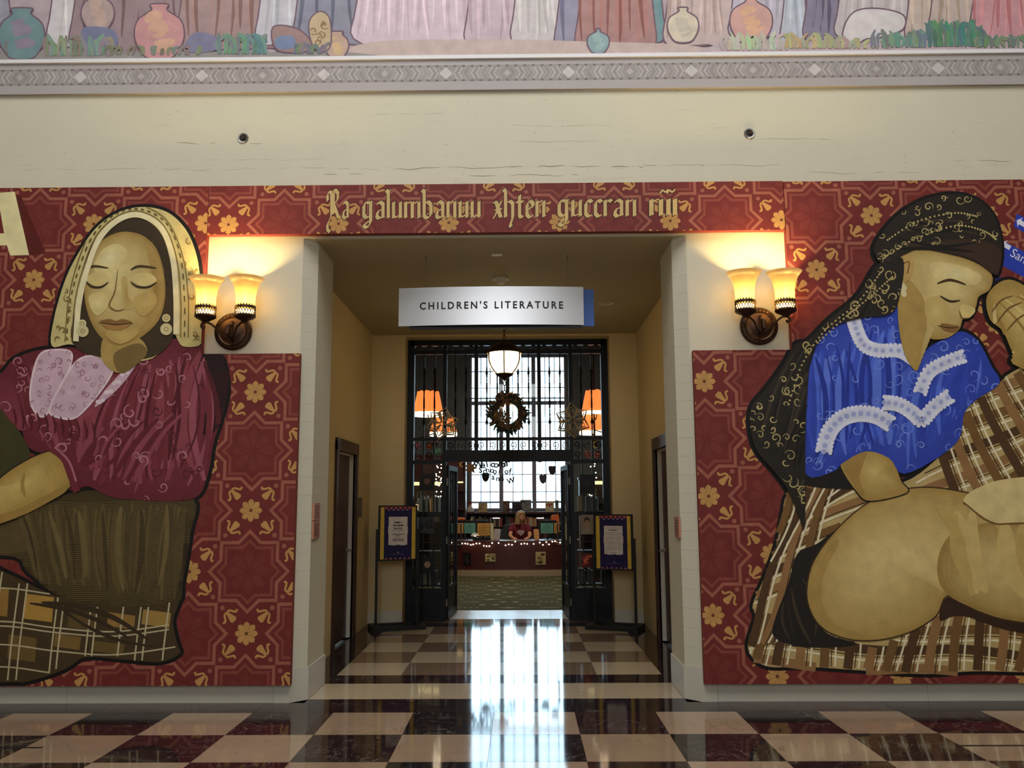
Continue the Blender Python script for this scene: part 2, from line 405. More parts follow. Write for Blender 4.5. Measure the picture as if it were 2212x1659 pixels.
def hatch_curls(P, mask, n, col, size, w, rnd, excl=()):
    xs = [p[0] for p in mask]; ys = [p[1] for p in mask]; k = 0; tries = 0
    while k < n and tries < n*30:
        tries += 1
        c = (rnd.uniform(min(xs), max(xs)), rnd.uniform(min(ys), max(ys)))
        if not inside(c, mask) or any(inside(c, e) for e in excl): continue
        a0 = rnd.uniform(0, 6.28); sg = rnd.choice((-1, 1)); sz = size*rnd.uniform(.6, 1.3); turn = rnd.uniform(3.5, 8)
        P.stroke([(c[0] + sz*(1 - .85*t/9)*math.cos(a0 + sg*turn*t/9), c[1] + sz*(1 - .85*t/9)*math.sin(a0 + sg*turn*t/9)) for t in range(10)], w*rnd.uniform(.7, 1.3), col, taper=True, k=2, mask=mask, excl=excl, new=(k % 12 == 0)); k += 1
def folds(P, mask, a, b, n, spread, cols, w, rnd, bend=.15, excl=()):
    """fold strokes running from the line a[0]-a[1] to the line b[0]-b[1]"""
    for i in range(n):
        t = (i + rnd.uniform(.1, .9))/n; u = min(1, max(0, t + rnd.uniform(-spread, spread)))
        p = [a[0][k] + (a[1][k] - a[0][k])*t for k in (0, 1)]; q = [b[0][k] + (b[1][k] - b[0][k])*u for k in (0, 1)]
        dx, dy = q[0] - p[0], q[1] - p[1]; bb = rnd.uniform(-bend, bend)
        s0, s1 = rnd.uniform(0, .12), rnd.uniform(.82, 1)
        pts = [(p[0] + dx*s + (-dy)*bb*math.sin(PI*s), p[1] + dy*s + dx*bb*math.sin(PI*s)) for s in (s0, s0 + (s1 - s0)*.33, s0 + (s1 - s0)*.66, s1)]
        P.stroke(pts, w*rnd.uniform(.5, 1.5), cols[i % len(cols)], taper=True, mask=mask, excl=excl, new=(i % 6 == 0))

# ================================================================== STRUCTURE
JX, OPZ, JD = 1.545, 3.86, .69        # half width, height and depth of the opening
AX, AY = 1.81, 4.31                   # alcove half width and back wall
wf = MB().box(-9, -1.662, 0, JD, 0, 10).box(1.662, 9, 0, JD, 0, 10).box(-1.662, 1.662, 0, JD, OPZ, 10)
for s in (-1, 1):
    q = [(s*1.67, .02), (s*1.645, .02), (s*1.552, .122), (s*1.552, JD), (s*1.67, JD)]
    wf.prism(q if s < 0 else q[::-1], 0, OPZ)
wall_front = struct(wf.build('wall_front', M_wall), 'tall cream plastered concrete wall around the recessed library entrance')
for s in (-1, 1):                     # dressed stone courses at the sides of the opening
    q = [(s*1.662, 0), (s*1.65, 0), (s*JX, .108), (s*JX, JD), (s*1.662, JD)]
    me = MB().prism(q if s < 0 else q[::-1], .0005, .1545).mesh('block', M_jamb)
    z = .255
    while z < OPZ - .01:
        if z + .155 <= OPZ: link('block', me, wall_front, (0, 0, z))
        else: MB().prism(q if s < 0 else q[::-1], z, OPZ).build('block', M_jamb, wall_front)
        z += .155
    q = [(s*1.78, -.012), (s*1.655, -.012), (s*(JX - .012), .105), (s*(JX - .012), JD + .01), (s*1.78, JD + .01)]
    b = MB().prism(q if s < 0 else q[::-1], 0, .254).build('baseboard_' + ('left' if s < 0 else 'right'), M_base)
    struct(b, 'pale stone base block at the ' + ('left' if s < 0 else 'right') + ' side of the opening')
for s, nm in ((-1, 'left'), (1, 'right')):
    xs = [1.782, 3.45, 6.2, 9]
    root = None
    for a, b in zip(xs, xs[1:]):
        p = MB().box(min(s*a, s*b) + .001, max(s*a, s*b) - .001, -.008, .02, 0, .3)
        if root is None: root = struct(p.build('baseboard_wall_' + nm, M_base), 'pale stone skirting under the ' + ('woman in red' if s < 0 else 'woman in blue') + ' mural')
        else: p.build('slab', M_base, root)
# hall
struct(MB().box(-9.3, -9, -15, .7, 0, 10).build('wall_left', M_hall), 'plain pale side wall of the hall, out of view to the left')
struct(MB().box(9, 9.3, -15, .7, 0, 10).build('wall_right', M_hall), 'plain pale side wall of the hall, out of view to the right')
struct(MB().box(-9.3, 9.3, -15.3, -15, 0, 10).build('wall_back', M_hall), 'plain pale wall of the hall behind the viewer')
struct(MB().box(-9.3, 9.3, -15.3, .7, 10, 10.3).build('ceiling', M_hall), 'high pale ceiling of the hall')
# alcove
def side_wall(s, y0, y1, zt, nm):
    b = MB().box(s*AX, s*(AX + .3), JD, y0, 0, OPZ).box(s*AX, s*(AX + .3), y1, 4.76, 0, OPZ).box(s*AX, s*(AX + .3), y0, y1, zt, OPZ)
    return struct(b.build('wall_alcove_' + nm, M_alc), 'warm cream ' + nm + ' wall of the entrance alcove with a door in it')
side_wall(-1, 2.24, 3.27, 2.16, 'left'); side_wall(1, 1.93, 2.96, 2.18, 'right')
GX, GH, GY = .040, 1.365, 4.60        # gate centre, half width, depth
struct(MB().box(-AX, GX - GH - .03, AY, 4.76, 0, OPZ).box(GX + GH + .03, AX, AY, 4.76, 0, OPZ).box(GX - GH - .03, GX + GH + .03, AY, 4.76, 3.835, OPZ)
       .build('wall_alcove_back', M_alc), 'warm cream back wall of the alcove framing the iron gate')
struct(MB().box(-AX - .3, AX + .3, JD, 4.76, OPZ, OPZ + .3).box(-JX + .001, JX - .001, .002, JD, OPZ - .012, OPZ - .0005).build('ceiling', M_ceil_shade), 'flat plaster ceiling of the entrance alcove, darkened in colour for shade')  # second box: thin dark slab added under the lintel as soffit shade
for s, nm in ((-1, 'left'), (1, 'right')):
    x0, x1 = (-AX, GX - GH - .03) if s < 0 else (GX + GH + .03, AX)
    struct(MB().box(x0, x1, AY - .012, AY, 0, .172).build('baseboard_back_' + nm, M_base), 'low pale skirting on the pier ' + nm + ' of the gate')
# doors in the alcove
def alcove_door(n, s, y0, y1, zt):
    X = s*AX
    d = thing('door_%d' % n, 'dark wooden door in the ' + ('left' if s < 0 else 'right') + ' wall of the alcove', None, (X, (y0 + y1)/2, 0), 0, None, 'structure')
    w = y1 - y0; h = w/2
    o = 1 if s > 0 else -1            # outward (into the wall)
    cw = .095
    for a, b in ((-h - cw, -h), (h, h + cw)): MB().box(*sorted((-o*.028, o*.03)), a, b, 0, zt + cw).build('casing', M_wood, d)
    MB().box(*sorted((-o*.03, o*.03)), -h - cw, h + cw, zt, zt + cw + .04).build('casing', M_wood, d)
    MB().box(*sorted((o*.02, o*.27)), h - .02, h, 0, zt).build('jamb', M_white, d)
    MB().box(*sorted((o*.02, o*.27)), -h, -h + .02, 0, zt).build('jamb', M_white, d)
    MB().box(*sorted((o*.02, o*.27)), -h + .02, h - .02, zt - .02, zt).build('jamb', M_white, d)
    leaf = MB().box(*sorted((o*.065, o*.11)), -h + .022, h - .022, .01, zt - .022).build('door_leaf', M_wood, d)
    for za, zb in ((.2, .95), (1.1, zt - .25)): MB().box(*sorted((o*.055, o*.066)), -h + .15, h - .15, za, zb).build('panel', M_wood, leaf)
    hz = 1.02
    hb = MB().tube([(o*.066, h - .1, hz), (o*.0, h - .1, hz), (-o*.005, h - .2, hz)], .012).ball((o*.066, h - .1, hz), .03)
    hb.build('handle', M_steel, leaf, True)
    return d
alcove_door(1, -1, 2.24, 3.27, 2.16); alcove_door(2, 1, 1.93, 2.96, 2.18)

# ------------------------------------------------------------------ floors
T = .615
def stone(x0, x1, y0, y1): return MB().box(x0, x1, y0, y1, -.03, 0)
G = .0011
floor = struct(MB().box(-9.3, 9.3, -15.3, 4.76, -.3, -.031).build('floor', M_grout), 'polished black and beige marble checkerboard floor of the hall and alcove')
tb = {k: MB().box(-T/2 + G, T/2 - G, -T/2 + G, T/2 - G, -.03, 0).mesh('tile', mt) for k, mt in (('b', M_black), ('w', M_beige))}
Y1 = -.325
for r in range(6):
    for k in range(-9, 9):
        link('tile', tb['w' if (k + r) % 2 == 0 else 'b'], floor, ((k + .5)*T, Y1 - (r + .5)*T, 0))
# black border along the wall
xs = [-9*T + i*2*T for i in range(10)]
for a, b in zip(xs, xs[1:]): stone(a + G, b - G, Y1 + G, -.013).build('border_tile', M_black, floor)
stone(-JX + .013, JX - .013, -.013, .112).build('border_tile', M_black, floor)
# far parts of the hall floor, out of view: same checker in the material
def checker_mat():
    M = bpy.data.materials.new('far_checker_stone'); M.use_nodes = True; nt = M.node_tree; b = nt.nodes['Principled BSDF']; b.inputs['Roughness'].default_value = .08
    tc = nt.nodes.new('ShaderNodeTexCoord'); mp = nt.nodes.new('ShaderNodeMapping'); mp.inputs['Location'].default_value = (0, -Y1/T, .5); mp.inputs['Scale'].default_value = (1/T, 1/T, 0)
    ck = nt.nodes.new('ShaderNodeTexChecker'); ck.inputs['Scale'].default_value = 1; ck.inputs[1].default_value = (*S(30, 26, 27), 1); ck.inputs[2].default_value = (*S(206, 182, 154), 1)
    nt.links.new(tc.outputs['Object'], mp.inputs[0]); nt.links.new(mp.outputs[0], ck.inputs[0]); nt.links.new(ck.outputs[0], b.inputs['Base Color']); return M
fm = checker_mat(); ye = Y1 - 6*T
far = MB().box(-9.3, 9.3, -15.3, ye, -.03, 0).box(-9.3, -9*T, ye, .05, -.03, 0).box(9*T, 9.3, ye, .05, -.03, 0).build('checker_field', fm, floor); far['kind'] = 'stuff'
# cream sill slabs, black band, checker of the alcove
for a, b in ((-JX, -.62), (-.62, .31), (.31, JX)): stone(max(a, -JX + .013) + G, min(b, JX - .013) - G, .114, .70).build('sill_slab', M_crm, floor)
for a, b in ((-AX, -.9), (-.9, .32), (.32, AX)): stone(a + G, b - G, .702, 1.06).build('border_tile', M_black, floor)
A = .603
me_c = MB().box(-A/2 + G, A/2 - G, -A/2 + G, A/2 - G, -.03, 0).mesh('tile', M_crm); me_b = MB().box(-A/2 + G, A/2 - G, -A/2 + G, A/2 - G, -.03, 0).mesh('tile', M_brn)
for r in range(5):
    for k in range(5): link('tile', me_c if (r + k) % 2 == 0 else me_b, floor, ((k - 2)*A, 1.062 + (r + .5)*A, 0))
ya = 1.062 + 5*A
for s in (-1, 1):
    for i in range(3):
        a, b = sorted((s*(2.5*A + G), s*AX)); stone(a, b, 1.062 + i*(ya - 1.062)/3 + G, 1.062 + (i + 1)*(ya - 1.062)/3 - G).build('border_tile', M_black, floor)
for a, b in ((-AX, -.6), (-.6, .65), (.65, AX)): stone(a + G, b - G, ya + G, 4.40).build('border_tile', M_black, floor)
stone(GX - GH, GX + GH, 4.402, 4.76).build('threshold_slab', M_brn, floor)
# brass expansion strips across the hall floor
for x0, x1, px, py in ((-6, -2.95, 150, 1615), (3.05, 6, 2080, 1611)):
    y = fl(px, py).y; MB().box(x0, x1, y - .014, y + .014, -.01, .0012).build('expansion_strip', M_black_p, floor)

# ------------------------------------------------------------------ library shell
WY = 15.5; WX0, WX1, WZ0, WZ1 = -1.15, 1.45, 1.35, 5.52
lf = struct(MB().box(-5.3, 5.3, 4.762, 15.9, -.3, -.012).build('floor', M_grout), 'dark green carpet with pale motifs and a stone strip inside the library')
for a, b in ((-5, -1.7), (-1.7, -.55), (-.55, .62), (.62, 1.8), (1.8, 5)): MB().box(a + G, b - G, 4.77, 5.70, -.012, 0).build('stone_slab', M_strip, lf)
M_carpet = mat('green_carpet', S(82, 80, 52), .95, noise=.25, scale=60, spec=.1)
carpet = MB().box(-5, 5, 5.702, WY, -.012, .004).build('carpet', M_carpet, lf)
M_motif = mat('carpet_motif', S(176, 164, 130), .95, noise=.2, scale=60, spec=.1)
mot = MB()
for r in range(16):
    y = 5.95 + r*.36
    for k in range(-6, 7):
        x = k*.62 + (.31 if r % 2 else 0) + .02; kind = (r*3 + k) % 4
        z = .005
        def poly(pts): mot.add([(x + p[0], y + p[1], z) for p in pts], [tuple(range(len(pts)))])
        if kind == 0: poly([(-.2, 0), (-.06, -.025), (0, -.06), (.06, -.025), (.2, 0), (.06, .025), (0, .06), (-.06, .025)])
        elif kind == 1: poly([(-.17, -.05), (-.05, -.02), (.1, .0), (.18, .05), (.05, .03), (-.1, .0)])
        elif kind == 2:
            for a in (-.1, .1): poly([(a + .055*math.cos(q*PI/4), .05*math.sin(q*PI/4)) for q in range(8)])
        else:
            for a in (-.13, -.04, .05, .14): poly([(a - .025, -.03), (a + .02, -.02), (a + .03, .03), (a - .01, .03)])
mo = mot.build('carpet_pattern', M_motif, lf); mo['kind'] = 'stuff'
struct(MB().box(-5.3, -5, 4.76, 15.9, 0, 6.2).build('wall_library_left', M_libw), 'dark grey left wall of the library room')
struct(MB().box(5, 5.3, 4.76, 15.9, 0, 6.2).build('wall_library_right', M_libw), 'dark grey right wall of the library room')
struct(MB().box(-5.3, -AX + .2, 4.762, 4.9, 0, 6.2).box(AX - .2, 5.3, 4.762, 4.9, 0, 6.2).box(-AX + .2, AX - .2, 4.762, 4.9, OPZ, 6.2).box(-AX + .2, GX - GH - .03, 4.762, 4.9, 0, OPZ).box(GX + GH + .03, AX - .2, 4.762, 4.9, 0, OPZ)
       .build('wall_library_front', M_libw), 'library side of the entrance wall')
struct(MB().box(-5.3, 5.3, 4.76, 15.9, 6.2, 6.5).build('ceiling', M_libw), 'high dark ceiling of the library room')
struct(MB().box(-5.3, WX0, WY, 15.9, 0, 6.2).box(WX1, 5.3, WY, 15.9, 0, 6.2).box(WX0, WX1, WY, 15.9, 0, WZ0).box(WX0, WX1, WY, 15.9, WZ1, 6.2)
       .build('wall_library_back', M_libw), 'dark grey library wall with the tall bright window in it')
win = thing('window_1', 'tall bright steel window with many small panes behind the library desk', None, ((WX0 + WX1)/2, WY + .1, WZ0), 0, None, 'structure')
wl = Vector(win.location)
def wbox(nm, x0, x1, z0, z1, y0=-.04, y1=.05, mt=None):
    return MB().box(x0 - wl.x, x1 - wl.x, y0, y1, z0 - wl.z, z1 - wl.z).build(nm, mt or M_winf, win)
for a, b in ((WX0, WX0 + .05), (WX1 - .05, WX1)): wbox('frame', a, b, WZ0, WZ1)
wbox('frame', WX0, WX1, WZ1 - .06, WZ1); wbox('sill', WX0, WX1, WZ0, WZ0 + .05)
ml = [-.31, .57]
for x in ml: wbox('mullion', x - .055, x + .055, WZ0, WZ1, -.08, .06)
rails = [5.08, 4.63, 3.70, 3.21, 2.78, 2.29, 1.83]
wbox('transom', WX0, WX1, 4.16, 4.26, -.06, .05); wbox('transom', WX0, WX1, 4.33, 4.36); wbox('transom', WX0, WX1, 1.53, 1.58)
for z in rails: wbox('glazing_bar', WX0, WX1, z - .012, z + .012, -.02, .03)
secs = [(WX0 + .05, ml[0] - .055), (ml[0] + .055, ml[1] - .055), (ml[1] + .055, WX1 - .05)]
for a, b in secs:
    for i in (1, 2):
        x = a + (b - a)*i/3; wbox('glazing_bar', x - .012, x + .012, WZ0, WZ1, -.015, .03)
zs = [WZ0 + .05, 1.55] + rails[::-1][:4] + [3.70, 4.21, 4.63, 5.08, WZ1 - .06]
zs = sorted(set(zs))
for a, b in secs:
    for i in range(3):
        xa, xb = a + (b - a)*i/3, a + (b - a)*(i + 1)/3
        for z0, z1 in zip(zs, zs[1:]): wbox('pane', xa, xb, z0, z1, .002, .008, M_glass)

# ================================================================== MURALS
CY = -.07                             # face of the big canvases
def PX(p):
    a = at(p[0], p[1], CY); return (a.x, a.z)
RED, LINE, LINE2, DIM, OCH, DK = S(112, 41, 38), S(156, 92, 74), S(134, 66, 55), S(118, 49, 44), S(190, 144, 82), S(104, 60, 36)
def pattern(P, box, ox, oz, sx, sz, k=1., skip=None):
    x0, x1, z0, z1 = box
    star = lambda t, q: [(0, t), (t - q, q), (q, q), (q, t - q), (t, 0), (q, q - t), (q, -q), (t - q, -q), (0, -t), (q - t, -q), (-q, -q), (-q, q - t), (-t, 0), (-q, t - q), (-q, q), (q - t, q)]
    items = []
    for i in range(int((x0 - ox)/sx) - 2, int((x1 - ox)/sx) + 3):
        for j in range(int((z0 - oz)/sz) - 2, int((z1 - oz)/sz) + 3):
            items.append((ox + i*sx, oz + j*sz, (i + j) % 2 == 0))
    items = [c for c in items if not (skip and skip(c))]
    P.ss = 0
    P.layer()
    for x, z, fl_ in items:
        if not fl_:
            for a in range(8):
                t = a*PI/4; u, v = (math.cos(t), math.sin(t)), (-math.sin(t), math.cos(t))
                P.fill([(x + k*(u[0]*r + v[0]*w), z + k*(u[1]*r + v[1]*w)) for r, w in ((.03, 0), (.1, .035), (.155, .03), (.175, 0), (.155, -.03), (.1, -.035))], DIM, False, False)
    P.layer()
    for x, z, fl_ in items:
        if not fl_:
            for t, q, w, c in ((.338, .243, .026, LINE), (.262, .200, .022, LINE2)):
                pts = [(x + k*a, z + k*b) for a, b in star(t, q)]
                n = len(pts)
                inn = [(x + k*a, z + k*b) for a, b in star(t - w*1.35, q - w)]
                for i in range(n): P.convex([pts[i], pts[(i + 1) % n], inn[(i + 1) % n], inn[i]], c)
    P.layer()
    for x, z, fl_ in items:
        if fl_:
            for a in range(8):
                t = a*PI/4; u, v = (math.cos(t), math.sin(t)), (-math.sin(t), math.cos(t))
                P.fill([(x + k*(u[0]*r + v[0]*w), z + k*(u[1]*r + v[1]*w)) for r, w in ((.008, .003), (.03, .0115), (.056, .0225), (.076, .0235), (.095, 0), (.076, -.0235), (.056, -.0225), (.03, -.0115), (.008, -.003))], OCH, False, False)
    for part in range(3):
        P.layer()
        for x, z, fl_ in items:
            if not fl_: continue
            for sx_ in (-1, 1):
                for sz_ in (-1, 1):
                    tf = lambda a, b: (x + k*sx_*(a - b)*.7071, z + k*sz_*(a + b)*.7071)
                    if part == 0:
                        P.fill([tf(*p) for p in ((.140, -.018), (.155, -.030), (.170, -.026), (.235, -.008), (.235, .008), (.170, .026), (.155, .030), (.140, .018))], OCH, False, False)
                        P.disc(tf(.285, 0), .019*k, LINE, 10, False)
                    else:
                        g = 1 if part == 1 else -1
                        P.stroke([tf(*p) for p in ((.236, g*.003), (.230, g*.028), (.205, g*.043), (.186, g*.060), (.196, g*.078))], .017*k, OCH, new=False, k=3)
    P.layer()
    for x, z, fl_ in items:
        if fl_: P.disc((x, z), .014*k, DK, 8, False)
    P.ss = .15

def canvas(name, label, poly, cat='painting'):
    c = thing(name, label, cat, (poly[0][0], -.01, min(p[1] for p in poly)))
    l = c.location
    MB().prism([(p[0] - l.x, p[1] - l.z) for p in poly], -.058, 0, 'y').build('canvas_body', M_canvas, c)
    return c
def put(P, nm, c, m=None):
    o = P.build(nm, m or M_paint, c, (-c.location.x, CY - c.location.y, -c.location.z)); return o

INK = S(20, 16, 14)
# ------------------------------------------------------------------ left canvas: seated woman in red
LX0, LXu, LXl, LZ0, LZm, LZ1 = -6.1, -2.470, -1.637, .147, 2.836, 4.312
Lr = [(LX0, LXu, LZm, LZ1), (LX0, LXl, LZ0, LZm)]
cL = canvas('mural_canvas', 'large red patterned canvas with a seated woman in a pale headscarf and wine red blouse',
            [(LX0, LZ0), (LXl, LZ0), (LXl, LZm), (LXu, LZm), (LXu, LZ1), (LX0, LZ1)])
gr = Paint(Lr); gr.fill([(LX0, LZ0), (LXl, LZ0), (LXl, LZ1), (LX0, LZ1)], RED, False)
pattern(gr, (LX0, LXl, LZ0, LZ1), -2.0, 1.53, .484, .490); hL = gr.h; put(gr, 'painted_ground', cL)
def letter_A(P):
    sh = S(92, 30, 26)
    P.fill([(20, 420), (46, 424), (100, 548), (60, 552)], sh, False)
    cr = S(232, 222, 168)
    P.fill([(-38, 419), (32, 414), (63, 551), (22, 552), (15, 530), (-62, 532), (-72, 553), (-118, 554)], cr, False)
    P.fill([(-28, 442), (-2, 441), (9, 504), (-50, 505)], RED, False)
pa = Paint(Lr, PX); pa.h = hL; letter_A(pa); put(pa, 'letter', cL)

P = Paint(Lr, PX); P.h = hL + 4; rn = random.Random(3)
scarf = [(114, 748), (118, 690), (140, 612), (166, 556), (208, 494), (258, 459), (312, 448), (364, 460), (402, 496), (424, 546), (433, 602), (437, 690), (437, 742), (395, 748), (372, 720), (330, 775), (230, 778), (160, 745)]
blouse = [(-330, 900), (-120, 815), (-10, 812), (28, 778), (70, 760), (120, 752), (165, 752), (215, 768), (250, 792), (300, 765), (340, 740), (385, 732), (430, 745), (474, 768), (488, 806), (491, 852), (478, 905), (461, 960), (452, 1015), (430, 1070), (380, 1082), (300, 1080), (235, 1072), (190, 1050), (150, 1058), (112, 990), (60, 965), (0, 890), (-330, 1010)]
skirt = [(-330, 1120), (0, 1095), (60, 1090), (150, 1066), (210, 1060), (300, 1074), (418, 1078), (412, 1150), (404, 1205), (394, 1262), (384, 1302), (300, 1316), (200, 1304), (120, 1284), (60, 1236), (0, 1200), (-330, 1240)]
hem = [(-330, 1215), (-60, 1215), (20, 1240), (120, 1286), (250, 1310), (340, 1306), (386, 1296), (374, 1342), (384, 1392), (388, 1412), (345, 1430), (260, 1424), (185, 1420), (140, 1446), (60, 1472), (0, 1474), (-330, 1484)]
arm = [(-330, 1120), (-60, 1065), (30, 1012), (80, 985), (122, 976), (146, 1012), (150, 1052), (118, 1078), (60, 1102), (0, 1132), (-330, 1230)]
for q in (scarf, blouse, skirt, hem): P.stroke(q, 15, INK, closed=True, new=False)
soft(P, skirt, S(66, 54, 29), S(98, 82, 46), (190, 1170)); sk = catmull(skirt)
folds(P, sk, ((30, 1090), (412, 1082)), ((80, 1262), (382, 1302)), 60, .03, [S(98, 83, 47), S(70, 57, 31), S(92, 76, 43), S(76, 63, 34)], 13, rn, .06)
folds(P, sk, ((30, 1090), (412, 1082)), ((80, 1262), (382, 1302)), 9, .04, [S(52, 41, 22), S(112, 96, 58)], 9, rn, .08)
for i in range(60):
    y = 1075 + i*4.2; P.stroke([(0, y), (200, y + 12), (420, y - 6)], .9, S(118, 102, 62), mask=sk, new=(i == 0), k=12)
P.fill(hem, S(70, 56, 32)); hm = catmull(hem)
for (x, y, w, h, c) in ((-40, 1262, 60, 70, (150, 116, 56)), (55, 1282, 62, 62, (178, 138, 64)), (150, 1318, 60, 44, (98, 78, 42)), (235, 1322, 58, 38, (150, 116, 58)), (310, 1316, 60, 40, (160, 128, 66)), (20, 1370, 60, 60, (110, 88, 46)), (120, 1368, 56, 36, (126, 98, 50)), (200, 1384, 70, 30, (104, 84, 44))):
    P.fill([(x, y), (x + w, y + 8), (x + w - 4, y + h), (x - 4, y + h - 8)], S(*c), False, False)
for i, x in enumerate((-60, -10, 30, 48, 118, 132, 192, 206, 262, 300, 316, 360)):
    P.stroke([(x + 16, 1230), (x + 4, 1320), (x - 6, 1400), (x - 14, 1480)], 3.4, S(196, 184, 146), mask=hm, new=(i == 0), k=10)
for i, y in enumerate((1270, 1342, 1352, 1392, 1440)):
    P.stroke([(-200, y + 6), (0, y), (120, y + 14), (250, y + 22), (400, y + 2)], 3.2, S(190, 178, 140), mask=hm, new=(i == 0), k=10)
folds(P, hm, ((0, 1300), (150, 1300)), ((300, 1400), (380, 1400)), 3, .1, [S(58, 46, 27)], 12, rn, .1)
# blouse
soft(P, blouse, S(104, 38, 48), S(146, 68, 80), (290, 880), 14); bl = catmull(blouse)
dark = [(440, 770), (490, 800), (492, 852), (478, 910), (452, 940), (430, 925), (455, 870), (452, 820), (425, 800)]
P.fill(dark, S(46, 18, 22)); P.fill([(436, 764), (482, 766), (480, 800), (450, 800)], S(40, 20, 24))
folds(P, bl, ((250, 795), (450, 752)), ((190, 1050), (448, 1055)), 40, .06, [S(112, 42, 52), S(140, 66, 77), S(118, 46, 56), S(150, 80, 92)], 18, rn, .16)
folds(P, bl, ((270, 790), (450, 760)), ((200, 1040), (448, 1040)), 8, .1, [S(84, 26, 36)], 9, rn, .2)
folds(P, bl, ((20, 790), (150, 760)), ((60, 950), (180, 1030)), 16, .08, [S(108, 40, 50), S(142, 70, 82)], 13, rn, .15)
folds(P, bl, ((200, 930), (430, 870)), ((160, 1000), (300, 1070)), 12, .12, [S(100, 34, 44), S(140, 68, 80)], 14, rn, .15)
hatch_curls(P, bl, 90, S(182, 118, 130), 13, 3.4, rn, (dark,))
hatch_curls(P, bl, 40, S(98, 36, 46), 11, 3, rn, (dark,))
for q in ([(86, 768), (120, 756), (155, 762), (150, 800), (128, 850), (96, 900), (70, 878), (68, 830)], [(170, 778), (214, 770), (246, 792), (222, 840), (168, 900), (128, 902), (108, 886), (134, 830)]):
    P.fill(q, S(206, 176, 190)); P.stroke(q, 4, S(228, 208, 214), closed=True)
    hatch_curls(P, catmull(q), 26, S(160, 116, 136), 8, 2, rn)
P.fill([(290, 775), (306, 768), (280, 812), (246, 850), (206, 880), (224, 848), (262, 806)], S(204, 170, 186))
for i in range(16):
    t = i/15; P.disc((300 - 88*t, 772 + 102*t + 6*math.sin(i*2)), 4.5, S(226, 206, 212), 8, i == 0)
for i in range(11): P.stroke([(30 + i*17, 882 + i*3), (36 + i*17, 905 + i*3), (34 + i*17, 922 + i*3)], 5, S(88, 28, 38), taper=True, new=(i == 0))
# lower arm
P.fill([(-330, 930), (-40, 880), (20, 905), (66, 976), (40, 1010), (-60, 1060), (-330, 1110)], S(66, 62, 34))
P.stroke(arm, 5, INK, closed=True); soft(P, arm, S(170, 140, 72), S(206, 180, 106), (60, 1040), 8)
folds(P, catmull(arm), ((-100, 1085), (140, 985)), ((-100, 1140), (150, 1050)), 2, .1, [S(168, 138, 70)], 10, rn)
P.fill([(-330, 1190), (0, 1112), (80, 1080), (146, 1048), (150, 1054), (118, 1078), (0, 1132), (-330, 1230)], S(160, 130, 66))
P.stroke([(112, 968), (140, 990), (156, 1030), (168, 1062)], 16, S(110, 40, 52)); P.stroke([(120, 966), (150, 996), (166, 1040)], 5, S(170, 104, 118))
# head
P.fill(scarf, S(208, 194, 132)); sf = catmull(scarf)
hair = [(158, 742), (166, 660), (180, 590), (205, 522), (250, 478), (300, 470), (345, 500), (368, 560), (376, 640), (376, 725), (330, 772), (235, 776)]
P.fill(hair, S(62, 50, 32)); folds(P, catmull(hair), ((180, 600), (250, 482)), ((340, 505), (372, 640)), 16, .1, [S(84, 70, 44), S(48, 38, 24)], 6, rn, .3)
P.fill([(226, 730), (262, 748), (300, 730), (318, 765), (262, 806), (222, 778)], S(176, 148, 84))
P.fill([(250, 762), (300, 742), (318, 766), (270, 806), (250, 792)], S(122, 100, 56))
face = [(186, 655), (184, 600), (194, 552), (222, 520), (262, 502), (306, 508), (338, 536), (354, 585), (358, 640), (344, 692), (304, 730), (262, 748), (228, 736), (202, 704)]
soft(P, face, S(166, 136, 72), S(222, 204, 140), (238, 580), 16, .8); fc = catmull(face)
soft(P, [(318, 530), (340, 552), (352, 592), (354, 640), (340, 686), (312, 716), (322, 660), (330, 605)], S(178, 148, 82), S(160, 128, 66), (338, 630), 6)
soft(P, [(206, 570), (226, 538), (258, 528), (276, 548), (262, 576), (232, 590), (210, 596)], S(218, 200, 136), S(232, 220, 168), (238, 556), 7)
soft(P, [(264, 604), (276, 600), (280, 640), (292, 662), (274, 670), (266, 640)], S(196, 170, 102), S(176, 146, 80), (276, 640), 5)
soft(P, [(194, 640), (226, 632), (236, 658), (216, 682), (200, 672)], S(214, 194, 128), S(226, 210, 150), (213, 656), 7)
soft(P, [(294, 642), (330, 630), (340, 655), (314, 684), (294, 668)], S(190, 162, 94), S(202, 176, 108), (314, 655), 7)
soft(P, [(232, 716), (262, 708), (300, 714), (290, 732), (262, 744), (238, 734)], S(186, 158, 90), S(204, 178, 108), (260, 726), 6)
for x, w in ((212, 24), (312, 28)):   # lowered eyelids
    P.fill([(x - w, 606), (x - w/2, 592), (x + w/2, 592), (x + w, 608), (x, 620)], S(214, 194, 128))
    P.stroke([(x - w, 610), (x - w/2, 620), (x + w/3, 621), (x + w, 611)], 4.5, S(58, 44, 24), taper=True)
    P.stroke([(x - w, 584), (x - w/3, 576), (x + w, 580)], 5, S(74, 58, 32), taper=True)
P.stroke([(256, 584), (250, 630), (238, 660), (254, 672), (272, 668)], 3, S(120, 92, 46), taper=True)
P.fill([(218, 694), (240, 690), (252, 694), (268, 690), (288, 698), (262, 704), (236, 702)], S(134, 96, 52))
P.fill([(222, 700), (252, 704), (284, 700), (264, 714), (238, 712)], S(168, 126, 70)); P.stroke([(214, 697), (250, 702), (290, 699)], 2.4, S(70, 48, 26), taper=True)
